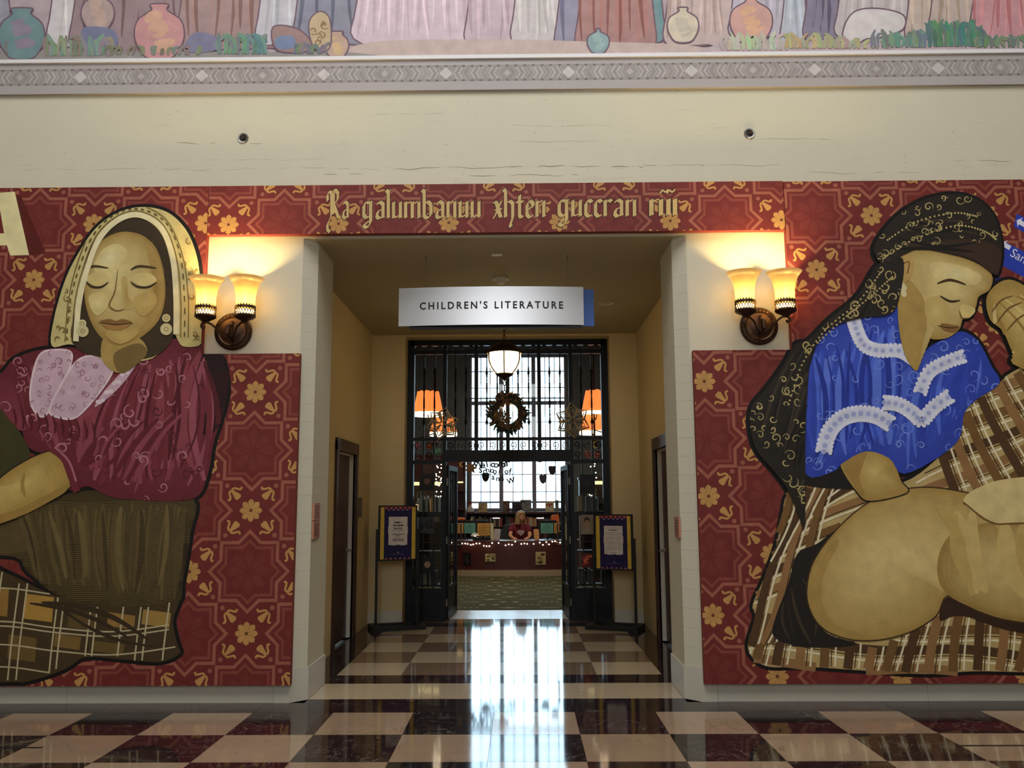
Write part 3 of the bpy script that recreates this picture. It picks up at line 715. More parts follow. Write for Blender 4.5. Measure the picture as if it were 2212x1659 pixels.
# headscarf trim: stitched bands and small leaf shapes
for off, c, w in ((0, S(236, 226, 180), 12), (10, S(120, 100, 52), 2), (26, S(120, 100, 52), 2)):
    P.stroke([(166 - off*.9, 738), (172 - off*.9, 660), (188 - off*.9, 590 - off*.2), (216 - off*.7, 518 - off*.6), (258 - off*.3, 476 - off*.8), (304, 466 - off*.8), (350 + off*.4, 494 - off*.7), (374 + off*.8, 556 - off*.3), (382 + off, 640), (382 + off, 730)], w, c, mask=sf, k=8)
trim = catmull([(146, 735), (153, 655), (172, 583), (204, 508), (252, 463), (306, 453), (360, 482), (390, 548), (400, 640), (400, 735)], False, 8)
P.layer()
for i in range(0, len(trim) - 1, 2): P.stroke([trim[i], trim[i + 1]], 2.6, S(86, 70, 36), False, new=False)
sideL = [p for p in [(118, 740), (124, 690), (146, 615), (160, 640), (150, 740)]]; sideR = [(404, 500), (424, 548), (432, 602), (434, 738), (412, 738), (408, 620), (392, 540)]
for q, n in ((sideL, 9), (sideR, 15)): hatch_curls(P, q, n, S(126, 106, 54), 8, 2.4, rn)
for c in ((180, 700), (181, 716), (361, 688), (361, 712)):
    P.disc(c, 9 if c[1] < 705 else 13, S(212, 200, 150)); P.disc(c, 5, S(168, 150, 92)); P.disc(c, 2.5, S(226, 214, 170))
put(P, 'painted_figure', cL)

# ------------------------------------------------------------------ banner over the entrance
BX0, BX1, BZ0, BZ1 = -2.466, 2.488, 3.876, 4.312
cB = canvas('mural_banner', 'long red patterned banner canvas with gilded blackletter writing over the entrance', [(BX0, BZ0), (BX1, BZ0), (BX1, BZ1), (BX0, BZ1)], 'banner')
gb = Paint([(BX0, BX1, BZ0, BZ1)]); gb.fill([(BX0, BZ0), (BX1, BZ0), (BX1, BZ1), (BX0, BZ1)], RED, False)
pattern(gb, (BX0, BX1, BZ0, BZ1), -2.285, 3.965, .4745, .46, .95); hB = gb.h; put(gb, 'painted_ground', cB)
mn = lambda x: [(x - .10, .84), (x, .96), (x, .06), (x + .12, .16)]
GL = {
 'i': (.3, [mn(0)]), 'n': (.78, [mn(0), [(.05, .86), (.36, 1.0)], mn(.44)]), 'u': (.78, [mn(0), mn(.44), [(.08, .06), (.40, .2)]]),
 'm': (1.2, [mn(0), [(.05, .86), (.36, 1.0)], mn(.43), [(.48, .86), (.79, 1.0)], mn(.86)]),
 'a': (.76, [[(.0, .82), (.2, 1.0), (.42, .86), (.42, .08), (.54, .16)], [(.40, .56), (.08, .44), (.02, .14), (.18, .0), (.40, .16)]]),
 'g': (.82, [[(.46, .92), (.14, .98), (.0, .80), (.0, .22), (.16, .04), (.42, .2)], [(.44, 1.0), (.44, -.22), (.22, -.52), (-.04, -.40), (.2, -.2), (.44, -.12)], [(.44, .95), (.58, 1.02)]]),
 'l': (.34, [[(-.12, 1.68), (0, 1.52), (0, .06), (.12, .16)], [(.1, 1.68), (0, 1.5)]]),
 'b': (.78, [[(-.12, 1.68), (0, 1.52), (0, .14), (.2, .0), (.44, .2), (.44, .78), (.24, 1.0), (.04, .86)], [(.1, 1.68), (0, 1.5)]]),
 'h': (.8, [[(-.12, 1.68), (0, 1.52), (0, .06), (.12, .16)], [(.04, .86), (.28, 1.0), (.46, .84), (.46, .02), (.30, -.42), (.36, -.52)]]),
 'x': (.72, [[(-.04, .92), (.12, .92), (.40, .06), (.54, .12)], [(.46, 1.0), (.30, .7), (.10, .2), (-.10, -.04)], [(.06, .5), (.44, .5)]]),
 't': (.58, [[(.1, 1.32), (.1, .14), (.22, .0), (.36, .12)], [(-.1, .93), (.34, .93)]]),
 'e': (.64, [[(.08, .5), (.38, .64), (.38, .84), (.2, 1.0), (.0, .80), (.0, .18), (.18, .0), (.40, .16)]]),
 'c': (.58, [[(.36, .86), (.18, 1.0), (.0, .80), (.0, .18), (.18, .0), (.38, .14)]]),
 'r': (.56, [mn(0), [(.05, .84), (.24, 1.0), (.38, .88)]]),
 'R': (1.16, [[(-.16, 1.05), (-.2, 1.4), (.0, 1.62), (.16, 1.5), (.16, .2), (-.02, -.06), (-.2, -.3), (-.18, -.62), (.02, -.78)], [(.16, 1.5), (.46, 1.72), (.74, 1.5), (.70, 1.1), (.34, .86)], [(.36, .86), (.78, .06), (.94, .16)], [(.36, 1.56), (.36, .3)]]),
}
def nib_word(P, word, x0, x1, yb0, yb1, xh, grow, col):
    """broad-nib strokes of a word between pixels x0..x1 on the photograph's wall"""
    tot = sum(GL[c][0] for c in word) - .3; sx = (x1 - x0)/tot; cx = 0
    w = .26 + grow*2; n = (w/2*math.cos(math.radians(38)), w/2*math.sin(math.radians(38)))
    n2 = (-grow*.8*math.sin(.66), grow*.8*math.cos(.66))
    for ch in word:
        adv, st = GL[ch]
        for line in st:
            for a, b in zip(line, line[1:]):
                d = (b[0] - a[0], b[1] - a[1]); l = math.hypot(*d) or 1; e = (d[0]/l*grow, d[1]/l*grow)
                a2, b2 = (a[0] - e[0], a[1] - e[1]), (b[0] + e[0], b[1] + e[1])
                cr = n[0]*d[1] - n[1]*d[0]
                q = [(a2[0] - n[0], a2[1] - n[1]), (a2[0] + n[0], a2[1] + n[1]), (b2[0] + n[0], b2[1] + n[1]), (b2[0] - n[0], b2[1] - n[1])]
                if abs(cr)/l < .05:   # a stroke along the nib still leaves a hairline
                    t = (-d[1]/l*.035, d[0]/l*.035); q = [(a2[0] - t[0], a2[1] - t[1]), (a2[0] + t[0], a2[1] + t[1]), (b2[0] + t[0], b2[1] + t[1]), (b2[0] - t[0], b2[1] - t[1])]
                P.h += .03; P.convex([P.tf((x0 + (cx + p[0])*sx, (yb0 + (yb1 - yb0)*(cx/tot)) - p[1]*xh)) for p in q], col)
        cx += adv
words = [('Ra', 712, 752, 473, 472), ('galumbanuu', 786, 1036, 473, 471), ('xhten', 1068, 1176, 471, 470), ('guccran', 1208, 1372, 469, 468), ('nii', 1407, 1458, 467, 466)]
pb = Paint([(BX0, BX1, BZ0, BZ1)], PX); pb.h = hB
pb.layer()
for w, a, b, y0, y1 in words: nib_word(pb, w, a, b, y0, y1, 37, .05, S(44, 26, 18))
for dx in (0, 15): pb.stroke([(1426 + dx, 418), (1431 + dx, 411), (1437 + dx, 415), (1443 + dx, 409)], 6.5, S(44, 26, 18), new=False)
pb.layer()
for w, a, b, y0, y1 in words: nib_word(pb, w, a, b, y0, y1, 37, 0, S(206, 178, 118))
for dx in (0, 15): pb.stroke([(1426 + dx, 418), (1431 + dx, 411), (1437 + dx, 415), (1443 + dx, 409)], 3.6, S(206, 178, 118), new=False)
put(pb, 'lettering', cB)['kind'] = 'stuff'

# ------------------------------------------------------------------ right canvas: seated woman in blue
RX1, RXu, RXl, RZ0, RZm, RZ1 = 6.2, 2.494, 1.667, .147, 2.838, 4.306
Rr = [(RXu, RX1, RZm, RZ1), (RXl, RX1, RZ0, RZm)]
cR = canvas('mural_canvas', 'large red patterned canvas with a seated woman in a black headscarf and blue blouse',
            [(RXl, RZ0), (RX1, RZ0), (RX1, RZ1), (RXu, RZ1), (RXu, RZm), (RXl, RZm)])
gq = Paint(Rr); gq.fill([(RXl, RZ0), (RX1, RZ0), (RX1, RZ1), (RXl, RZ1)], RED, False)
pattern(gq, (RXl, RX1, RZ0, RZ1), 2.735, 3.523, .492, .474); hR = gq.h; put(gq, 'painted_ground', cR)
# blue direction plates lettered in white
pp = Paint(Rr, PX); pp.h = hR; BL = S(44, 66, 178); WH = S(226, 230, 246)
pp.fill([(2196, 462), (2420, 560), (2420, 615), (2190, 490)], BL, False); pp.fill([(2150, 512), (2420, 650), (2420, 712), (2150, 566)], BL, False); pp.fill([(2130, 592), (2420, 660), (2420, 730), (2130, 640)], BL, False, k=2)
def plate_text(s, x, y, ang, size):
    T_ = text_tris(s); ca, sa = math.cos(ang), math.sin(ang)
    pp.text(T_, lambda p: (x + (p[0]*ca + p[1]*sa)*size, y + (p[0]*sa - p[1]*ca)*size), WH)
plate_text('Santa', 2180, 552, .50, 27); plate_text('wer', 2176, 632, .24, 27)
for x, y in ((2196, 476), (2163, 525)):
    ar = [(0, 0), (9, -12), (8, -5), (22, -5), (22, 5), (8, 5), (9, 12)]; ca, sa = math.cos(.52), math.sin(.52)
    pp.fill([(x + a*ca - b*sa, y + a*sa + b*ca) for a, b in ar], WH, False)
put(pp, 'direction_plates', cR)

P = Paint(Rr, PX); P.h = hR + 8; rn = random.Random(11)
tail = [(1948, 560), (1895, 572), (1850, 640), (1790, 690), (1745, 735), (1716, 745), (1690, 790), (1652, 842), (1622, 880), (1620, 930), (1634, 975), (1672, 1020), (1702, 1062), (1722, 1110), (1736, 1142), (1738, 1060), (1738, 960), (1742, 860), (1752, 770), (1790, 712), (1860, 688), (1920, 680), (1942, 640)]
cap = [(1950, 552), (1905, 570), (1886, 545), (1898, 512), (1938, 466), (1990, 434), (2048, 421), (2100, 428), (2140, 460), (2158, 506), (2162, 550), (2154, 592), (2140, 592), (2102, 566), (2046, 550), (1985, 540)]
faceR = [(1940, 590), (1948, 548), (1990, 540), (2050, 550), (2104, 568), (2140, 594), (2136, 626), (2112, 642), (2106, 664), (2094, 684), (2078, 690), (2070, 712), (2046, 730), (2014, 734), (1996, 726), (1990, 760), (1978, 802), (1952, 765), (1938, 690)]
bls = [(1744, 760), (1770, 722), (1830, 686), (1900, 676), (1938, 664), (1950, 706), (1978, 802), (2000, 756), (2040, 732), (2076, 716), (2112, 738), (2140, 790), (2158, 828), (2110, 862), (2082, 892), (2072, 945), (2030, 985), (1952, 1024), (1920, 990), (1870, 975), (1820, 1000), (1800, 1018), (1740, 1024), (1738, 900)]
leg = [(1752, 1320), (1744, 1272), (1762, 1206), (1824, 1128), (1900, 1074), (1990, 1054), (2090, 1066), (2212, 1098), (2520, 1170), (2520, 1372), (2212, 1344), (2110, 1318), (2046, 1286), (2020, 1330), (1960, 1366), (1890, 1382), (1826, 1378), (1778, 1356)]
blank = [(1700, 1070), (1738, 1052), (1830, 1050), (1950, 1042), (2030, 985), (2074, 930), (2090, 880), (2160, 826), (2212, 790), (2520, 640), (2520, 1460), (2212, 1452), (2100, 1450), (2000, 1456), (1860, 1448), (1740, 1440), (1660, 1440), (1624, 1418), (1616, 1388), (1632, 1334), (1626, 1306), (1650, 1250), (1676, 1180), (1690, 1110)]
arm1 = [(1816, 1010), (1824, 986), (1866, 968), (1912, 972), (1932, 1004), (1946, 1040), (1958, 1064), (1880, 1082), (1850, 1062)]
arm2 = [(2130, 640), (2168, 606), (2214, 620), (2300, 690), (2520, 800), (2520, 900), (2212, 800), (2186, 764), (2164, 716), (2136, 690)]
for q in (tail, cap, bls, blank, faceR, arm2): P.stroke(q, 15, INK, closed=True, new=False)
P.fill(blank, S(188, 164, 108)); bk = catmull(blank)
def plaid(mask, excl, u, v, o, n1, n2, step):
    """two families of soft bands and thin pale lines along directions u and v"""
    for fam, (d, e, n) in enumerate(((u, v, n1), (v, u, n2))):
        P.layer()
        for i in range(n):
            b0 = (o[0] + e[0]*i*step, o[1] + e[1]*i*step)
            pts = [(b0[0] + d[0]*t*40 + 7*math.sin(t*.7 + i), b0[1] + d[1]*t*40 + 7*math.cos(t*.6 + i)) for t in range(-2, 26)]
            P.stroke(pts, step*.42, (S(120, 88, 48), S(84, 60, 36), S(150, 112, 70))[(i + fam) % 3], k=9, mask=mask, excl=excl, new=False)
        P.layer()
        for i in range(n):
            b0 = (o[0] + e[0]*(i + .5)*step, o[1] + e[1]*(i + .5)*step)
            pts = [(b0[0] + d[0]*t*40 + 7*math.sin(t*.7 + i), b0[1] + d[1]*t*40 + 7*math.cos(t*.6 + i)) for t in range(-2, 26)]
            P.stroke(pts, 4.2, S(232, 222, 186), k=8, mask=mask, excl=excl, new=False)
            P.stroke([(p[0] - e[0]*9, p[1] - e[1]*9) for p in pts], 2.2, S(70, 50, 30), k=8, mask=mask, excl=excl, new=False)
low = [(1600, 1300), (1760, 1360), (1900, 1400), (2060, 1310), (2520, 1380), (2520, 1480), (1600, 1480)]
upr = [(1960, 1060), (2040, 980), (2080, 880), (2160, 820), (2520, 620), (2520, 1160), (2212, 1096), (2090, 1064)]
lef = [(1600, 1300), (1690, 1040), (1960, 1040), (1830, 1120), (1760, 1210), (1740, 1280), (1700, 1360), (1760, 1380), (1600, 1400)]
plaid((low, bk), [leg], (.97, .06), (-.16, .97), (1560, 1330), 4, 16, 48)
plaid((upr, bk), [], (.9, -.42), (.42, .9), (1960, 830), 12, 16, 46)
plaid((lef, bk), [leg], (.86, -.46), (-.34, .92), (1560, 1090), 9, 9, 40)
dk = [(1722, 1196), (1762, 1176), (1812, 1142), (1772, 1206), (1748, 1272), (1758, 1330), (1790, 1370), (1850, 1392), (1740, 1398), (1672, 1376), (1676, 1330), (1700, 1268)]
P.fill(dk, S(34, 30, 26)); folds(P, catmull(dk), ((1690, 1300), (1760, 1190)), ((1700, 1390), (1830, 1390)), 8, .2, [S(64, 54, 40), S(50, 42, 34)], 5, rn)
P.fill([(2046, 1290), (2110, 1320), (2212, 1346), (2520, 1374), (2520, 1392), (2212, 1368), (2080, 1330), (2030, 1340)], S(58, 40, 26))
P.stroke(leg, 6, S(70, 50, 26), closed=True); soft(P, leg, S(176, 146, 80), S(222, 198, 132), (1900, 1200), 18, .8); lg = catmull(leg)
P.fill([(1756, 1310), (1752, 1262), (1790, 1180), (1812, 1170), (1776, 1250), (1782, 1320), (1830, 1362), (1900, 1370), (1980, 1346), (1950, 1368), (1880, 1381), (1810, 1372), (1772, 1350)], S(176, 146, 80))
soft(P, [(2046, 1284), (2024, 1240), (2034, 1180), (2080, 1140), (2212, 1130), (2520, 1180), (2520, 1370), (2212, 1342), (2110, 1316)], S(166, 136, 74), S(218, 194, 128), (2190, 1220), 14, .8)
folds(P, lg, ((1990, 1080), (2300, 1130)), ((2040, 1280), (2400, 1340)), 9, .1, [S(198, 169, 100), S(212, 186, 118)], 34, rn, .12)
P.fill([(2080, 1085), (2120, 1050), (2212, 1030), (2520, 1010), (2520, 1120), (2212, 1130), (2140, 1128)], S(222, 202, 142)); P.stroke([(2080, 1085), (2140, 1128), (2212, 1130), (2520, 1120)], 4, S(120, 92, 50))
# hem of dark cloth and forearm
P.fill([(1738, 1020), (1800, 1010), (1840, 1008), (1866, 1040), (1838, 1056), (1740, 1048)], S(30, 26, 24))
P.stroke(arm1, 5, INK, closed=True); soft(P, arm1, S(172, 142, 76), S(210, 184, 112), (1890, 1020), 9); P.fill([(1822, 1000), (1850, 975), (1872, 974), (1856, 1030), (1868, 1070), (1850, 1060)], S(164, 132, 70))
# blouse
soft(P, bls, S(48, 70, 176), S(84, 112, 218), (1900, 850), 14); bm_ = catmull(bls)
folds(P, bm_, ((1750, 760), (1930, 690)), ((1750, 1010), (1930, 960)), 44, .05, [S(54, 78, 190), S(80, 108, 216), S(58, 84, 196), S(92, 120, 222)], 16, rn, .12)
folds(P, bm_, ((1750, 760), (1930, 690)), ((1750, 1010), (1930, 960)), 9, .08, [S(38, 56, 156)], 9, rn, .15)
folds(P, bm_, ((1990, 780), (2120, 750)), ((1960, 1010), (2100, 880)), 24, .08, [S(54, 78, 188), S(82, 110, 216), S(48, 70, 178)], 15, rn, .14)
hatch_curls(P, bm_, 70, S(124, 150, 234), 13, 2.2, rn)
def lace(pts, w):
    P.stroke(pts, w, S(214, 218, 240)); q = catmull(pts, False, 5)
    P.layer()
    for i, p in enumerate(q):
        for sg in (-1, 1):
            a, b = q[max(0, i - 1)], q[min(len(q) - 1, i + 1)]; l = math.hypot(b[0] - a[0], b[1] - a[1]) or 1
            P.disc((p[0] - sg*(b[1] - a[1])/l*w*.48, p[1] + sg*(b[0] - a[0])/l*w*.48), 4.6, S(226, 230, 246), 7, False)
        if i % 2 == 0: P.disc(p, w*.2, S(166, 176, 222), 8, False)
lace([(1842, 690), (1850, 716), (1866, 746), (1898, 758), (1940, 758), (1972, 776)], 24)
lace([(2080, 770), (2040, 784), (2004, 806), (1986, 848)], 24)
lace([(1778, 976), (1788, 936), (1814, 906), (1850, 894), (1890, 898), (1922, 916)], 30)
lace([(1908, 870), (1940, 874), (1972, 894), (1990, 908), (2016, 880), (2050, 856)], 26)
# raised arm and hand
soft(P, arm2, S(172, 142, 76), S(214, 190, 118), (2200, 690), 9); folds(P, catmull(arm2), ((2130, 660), (2210, 620)), ((2180, 770), (2400, 800)), 8, .15, [S(164, 132, 68), S(218, 196, 128)], 10, rn, .15)
for pts in ([(2140, 676), (2160, 650), (2186, 640)], [(2150, 700), (2176, 668), (2206, 654)], [(2172, 716), (2196, 690), (2220, 676)]): P.stroke(pts, 4, S(112, 86, 44), taper=True)
# head
soft(P, faceR, S(172, 142, 78), S(222, 202, 138), (2060, 600), 16, .7); fq = catmull(faceR)
P.fill([(1946, 600), (1990, 640), (2000, 700), (1992, 740), (1976, 796), (1952, 762), (1940, 690)], S(176, 146, 80))
soft(P, [(2010, 568), (2070, 574), (2116, 596), (2104, 616), (2050, 612), (2016, 600)], S(220, 200, 136), S(230, 216, 160), (2066, 594), 6)
soft(P, [(1996, 650), (2030, 642), (2048, 676), (2030, 706), (2004, 700)], S(200, 174, 106), S(212, 188, 120), (2022, 676), 6)
P.stroke([(2028, 640), (2050, 652), (2072, 650)], 5, S(60, 44, 24), taper=True); P.stroke([(2022, 614), (2050, 606), (2084, 616)], 6, S(72, 54, 30), taper=True)
P.fill([(2074, 660), (2098, 664), (2104, 674), (2090, 688), (2074, 686)], S(216, 194, 124)); P.stroke([(2070, 672), (2076, 688), (2092, 688)], 3, S(110, 80, 40), taper=True)
P.fill([(2030, 700), (2052, 702), (2070, 706), (2060, 718), (2036, 714)], S(140, 102, 56)); P.stroke([(2022, 704), (2046, 709), (2070, 708)], 2.6, S(66, 44, 24), taper=True)
P.fill([(1940, 570), (1956, 552), (1972, 566), (1966, 598), (1950, 612), (1940, 596)], S(190, 158, 92)); P.stroke([(1950, 570), (1962, 568), (1958, 592)], 3, S(120, 90, 48))
for i in range(4): P.disc((1948 + (i % 2)*3, 616 + i*7), 7 - abs(i - 2), S(216, 206, 158), 9)
# black headscarf
P.fill(tail, S(38, 33, 28)); P.fill(cap, S(40, 34, 28))
P.fill([(1960, 536), (2040, 520), (2110, 520), (2158, 540), (2154, 588), (2140, 590), (2100, 562), (2046, 546)], S(62, 44, 34))
tq, cq = catmull(tail), catmull(cap)
folds(P, tq, ((1720, 750), (1900, 600)), ((1640, 960), (1735, 1100)), 12, .1, [S(60, 52, 42), S(24, 20, 18)], 10, rn, .1)
folds(P, cq, ((1900, 560), (1960, 460)), ((2140, 560), (2120, 470)), 8, .1, [S(58, 48, 38), S(26, 22, 20)], 9, rn, .15)
LN = S(188, 170, 112)
hatch_curls(P, tq, 64, LN, 11, 2.4, rn); hatch_curls(P, [p for p in cq if True], 44, LN, 9, 2, rn, ([(1960, 534), (2160, 520), (2160, 600), (1960, 560)],))
for pts in ([(1905, 560), (1970, 520), (2060, 490), (2120, 500), (2150, 520)], [(1915, 520), (1980, 480), (2060, 462), (2110, 470)], [(1925, 600), (1880, 640), (1820, 690), (1760, 745)], [(1900, 590), (1850, 655), (1780, 715), (1730, 790), (1700, 880)]):
    q = catmull(pts, False, 9); P.layer()
    for i in range(0, len(q) - 1): P.disc(q[i], 2.4, LN, 6, False)
put(P, 'painted_figure', cR)

# ------------------------------------------------------------------ frieze mural high on the wall and its grey border
FY = -.034
def PF(p):
    a = at(p[0], p[1], FY); return (a.x, a.z)
fz0, fz1 = 5.515, 8.4
fr = thing('frieze_mural', 'pastel painted frieze of pots, draped cloth and grass high on the wall', 'painting', (-8.6, -.012, fz0))
MB().box(0, 17.2, -.02, 0, 0, fz1 - fz0).build('canvas_body', M_hall, fr)
P = Paint([(-8.6, 8.6, fz0, fz1)], PF); rn = random.Random(21)
P.fill([(-1200, -900), (3400, -900), (3400, 160), (-1200, 160)], S(188, 170, 178), False)
OUT = S(120, 98, 112)
def blob(pts, c, o=True, sm=True):
    c = [v*.72 + w_*.28 for v, w_ in zip(c, (196, 186, 196))]; P.fill(pts, S(*c), sm)
    if o: P.stroke(pts, 3.2, OUT, closed=True, smooth=sm)
def drape(x0, x1, yb, c, n=7, top=-700):
    pts = [(x0 + 20, top), (x1 - 20, top), (x1 - 4, -60), (x1 + 6, yb - 14), (x1 - (x1 - x0)*.3, yb), (x0 + (x1 - x0)*.4, yb + 3), (x0 - 6, yb - 8), (x0 + 6, -60)]
    blob(pts, c); mk = catmull(pts)
    folds(P, mk, ((x0 + 10, -120), (x1 - 10, -120)), ((x0, yb), (x1, yb - 8)), n*2, .03, [S(*[max(0, v - 22) for v in c]), S(*[min(255, v + 14) for v in c])], 7, rn, .05)
drape(-700, -420, 100, (160, 170, 180)); drape(-430, -200, 108, (196, 150, 150)); drape(-180, 20, 100, (150, 150, 165))
drape(110, 300, 96, (222, 220, 222), 4); drape(160, 420, 112, (150, 124, 128), 6); drape(390, 640, 104, (164, 132, 128), 8)
drape(560, 720, 92, (205, 205, 214), 4); drape(640, 790, 96, (130, 134, 152), 4); drape(770, 1075, 92, (226, 204, 216), 12); drape(1010, 1130, 96, (208, 186, 196), 4)
drape(1110, 1235, 92, (214, 208, 208), 5); drape(1205, 1330, 108, (142, 140, 166), 4); drape(1300, 1430, 92, (98, 142, 146), 6); drape(1250, 1410, 112, (168, 118, 112), 6)
drape(1440, 1590, 96, (206, 182, 176), 6); drape(1580, 1700, 80, (196, 190, 206), 4); drape(1690, 1740, 96, (190, 200, 214), 2); drape(1740, 1830, 84, (122, 116, 140), 4)
drape(1810, 1990, 82, (206, 198, 198), 6); drape(1960, 2060, 86, (206, 186, 170), 4); drape(2010, 2130, 84, (198, 178, 164), 4); drape(2100, 2330, 92, (214, 146, 152), 9); drape(2330, 2600, 96, (170, 160, 172)); drape(2600, 2900, 96, (150, 164, 172))
blob([(800, 92), (1060, 86), (1240, 90), (1500, 100), (1500, 130), (800, 130)], (208, 184, 172), False)
blob([(1540, 100), (1560, 94), (2250, 80), (2250, 130), (1540, 130)], (196, 176, 178), False)
blob([(-60, 116), (200, 112), (560, 114), (780, 116), (790, 140), (-60, 140)], (140, 138, 132), False)
def pot(x, y, r, c, c2, neck=.45):
    pts = [(x - r*neck, y - r*1.18), (x + r*neck, y - r*1.18), (x + r*neck*.9, y - r*.95), (x + r*.86, y - r*.55), (x + r, y + r*.05), (x + r*.8, y + r*.62), (x + r*.42, y + r), (x - r*.42, y + r), (x - r*.8, y + r*.62), (x - r, y + r*.05), (x - r*.86, y - r*.55), (x - r*neck*.9, y - r*.95)]
    blob(pts, c); mk = catmull(pts)
    folds(P, mk, ((x - r*.6, y - r*.6), (x - r*.2, y + r*.7)), ((x + r*.2, y - r*.7), (x + r*.7, y + r*.4)), 6, .2, [S(*c2)], r*.35, rn, .2)
pot(48, 78, 50, (92, 138, 140), (150, 140, 160)); pot(345, 74, 54, (208, 140, 140), (214, 172, 150), .35); pot(212, 30, 36, (176, 150, 146), (196, 170, 160))
pot(1292, 92, 24, (130, 168, 172), (160, 186, 186), .2); pot(1622, 48, 46, (216, 160, 146), (226, 180, 150), .3); pot(1475, 58, 34, (222, 210, 180), (200, 190, 176), .3)
pot(728, 100, 26, (196, 160, 136), (212, 182, 140), .5); blob([(668, 50), (690, 26), (712, 40), (716, 90), (704, 112), (676, 100)], (196, 172, 128)); hatch_curls(P, [(670, 50), (712, 40), (716, 100), (676, 100)], 9, S(150, 120, 86), 8, 3, rn)
blob([(1820, 88), (1826, 50), (1850, 24), (1900, 20), (1950, 34), (1950, 64), (1910, 80), (1870, 86), (1850, 96)], (230, 226, 224))
blob([(590, 60), (640, 62), (672, 90), (664, 112), (600, 110)], (150, 116, 110)); blob([(598, 82), (634, 80), (636, 104), (600, 106)], (98, 124, 166), False)
blob([(420, 72), (470, 82), (466, 110), (400, 112)], (110, 110, 146), False); blob([(180, 62), (246, 66), (250, 104), (190, 106)], (98, 108, 148), False)
def grass(x, y, w, h, c, n):
    P.layer()
    for i in range(n):
        a = x + w*(i + rn.random())/n; P.stroke([(a, y), (a + rn.uniform(-6, 6), y - h*rn.uniform(.4, .75)), (a + rn.uniform(-14, 14), y - h*rn.uniform(.7, 1.1))], rn.uniform(6, 12), S(*[max(0, min(255, v + rn.randint(-16, 16))) for v in c]), taper=True, new=False)
for g in ((-300, 118, 320, 30, (130, 142, 128), 20), (95, 122, 150, 44, (142, 150, 138), 22), (210, 120, 220, 20, (132, 138, 122), 18), (470, 118, 110, 44, (116, 146, 134), 20), (630, 118, 80, 24, (120, 126, 128), 9), (1560, 110, 140, 38, (190, 194, 176), 20), (1690, 106, 130, 32, (186, 176, 140), 18), (1800, 106, 120, 24, (178, 172, 150), 12), (1880, 104, 130, 36, (120, 148, 138), 20), (2000, 102, 120, 54, (98, 138, 122), 30), (2100, 104, 140, 26, (126, 142, 124), 18), (2240, 104, 400, 34, (120, 142, 128), 30)): grass(*g)
fo = P.build('painting', M_frieze, fr, (8.6, FY + .012, -fz0))
bd = thing('trim_1', 'grey painted border of triangles and diamonds under the frieze', None, (-8.6, 0, 5.195), 0, None, 'structure')
BH = 5.515 - 5.195
MB().box(0, 17.2, -.03, 0, 0, BH - .034).build('border_board', mat('grey_border_paint', S(178, 172, 172), .7, noise=.08, scale=1.5), bd)
MB().box(0, 17.2, -.05, 0, BH - .034, BH).build('white_fillet', mat('white_fillet_paint', S(232, 232, 236), .6), bd)
q = Paint([(-8.6, 8.6, 0, BH)]); st = .0775; n = int(17.2/st); rn = random.Random(5)
zt, zb = .232, .082
q.layer(); q.convex([(-8.6, zb), (8.6, zb), (8.6, zt), (-8.6, zt)], S(160, 154, 153))
q.layer()
for i in range(n):
    x = -8.6 + (i + .5)*st; c = S(118, 110, 108)
    q.convex([(x - .019, zt), (x + .019, zt), (x, zt - .02)], c); q.convex([(x - .019, zb), (x + .019, zb), (x, zb + .02)], c)
zm = (zt + zb)/2
for ps in range(3):
    q.layer()
    for i in range(n):
        x = -8.6 + (i + .5)*st; j = i % 14; d = 1 if j < 7 else -1
        if ps == 2:
            if j == 7: q.convex([(x - .060, zm), (x, zm - .058), (x + .060, zm), (x, zm + .058)], S(206, 202, 201))
            elif j == 0: q.convex([(x - .034, zm), (x, zm - .034), (x + .034, zm), (x, zm + .034)], S(186, 181, 180))
        elif j not in (0, 7):
            c = (S(190, 185, 184), S(172, 167, 166))[(i + ps) % 2]; k2 = .030*ps; w_ = .016
            for sg in (-1, 1): q.convex([(x + d*(k2 - .034), zm + sg*.054), (x + d*(k2 - .034 + w_), zm + sg*.054), (x + d*(k2 + w_), zm), (x + d*k2, zm)], c)
bo = q.build('border_pattern', M_frieze, bd, (8.6, -.0305, 0)); bo['kind'] = 'stuff'

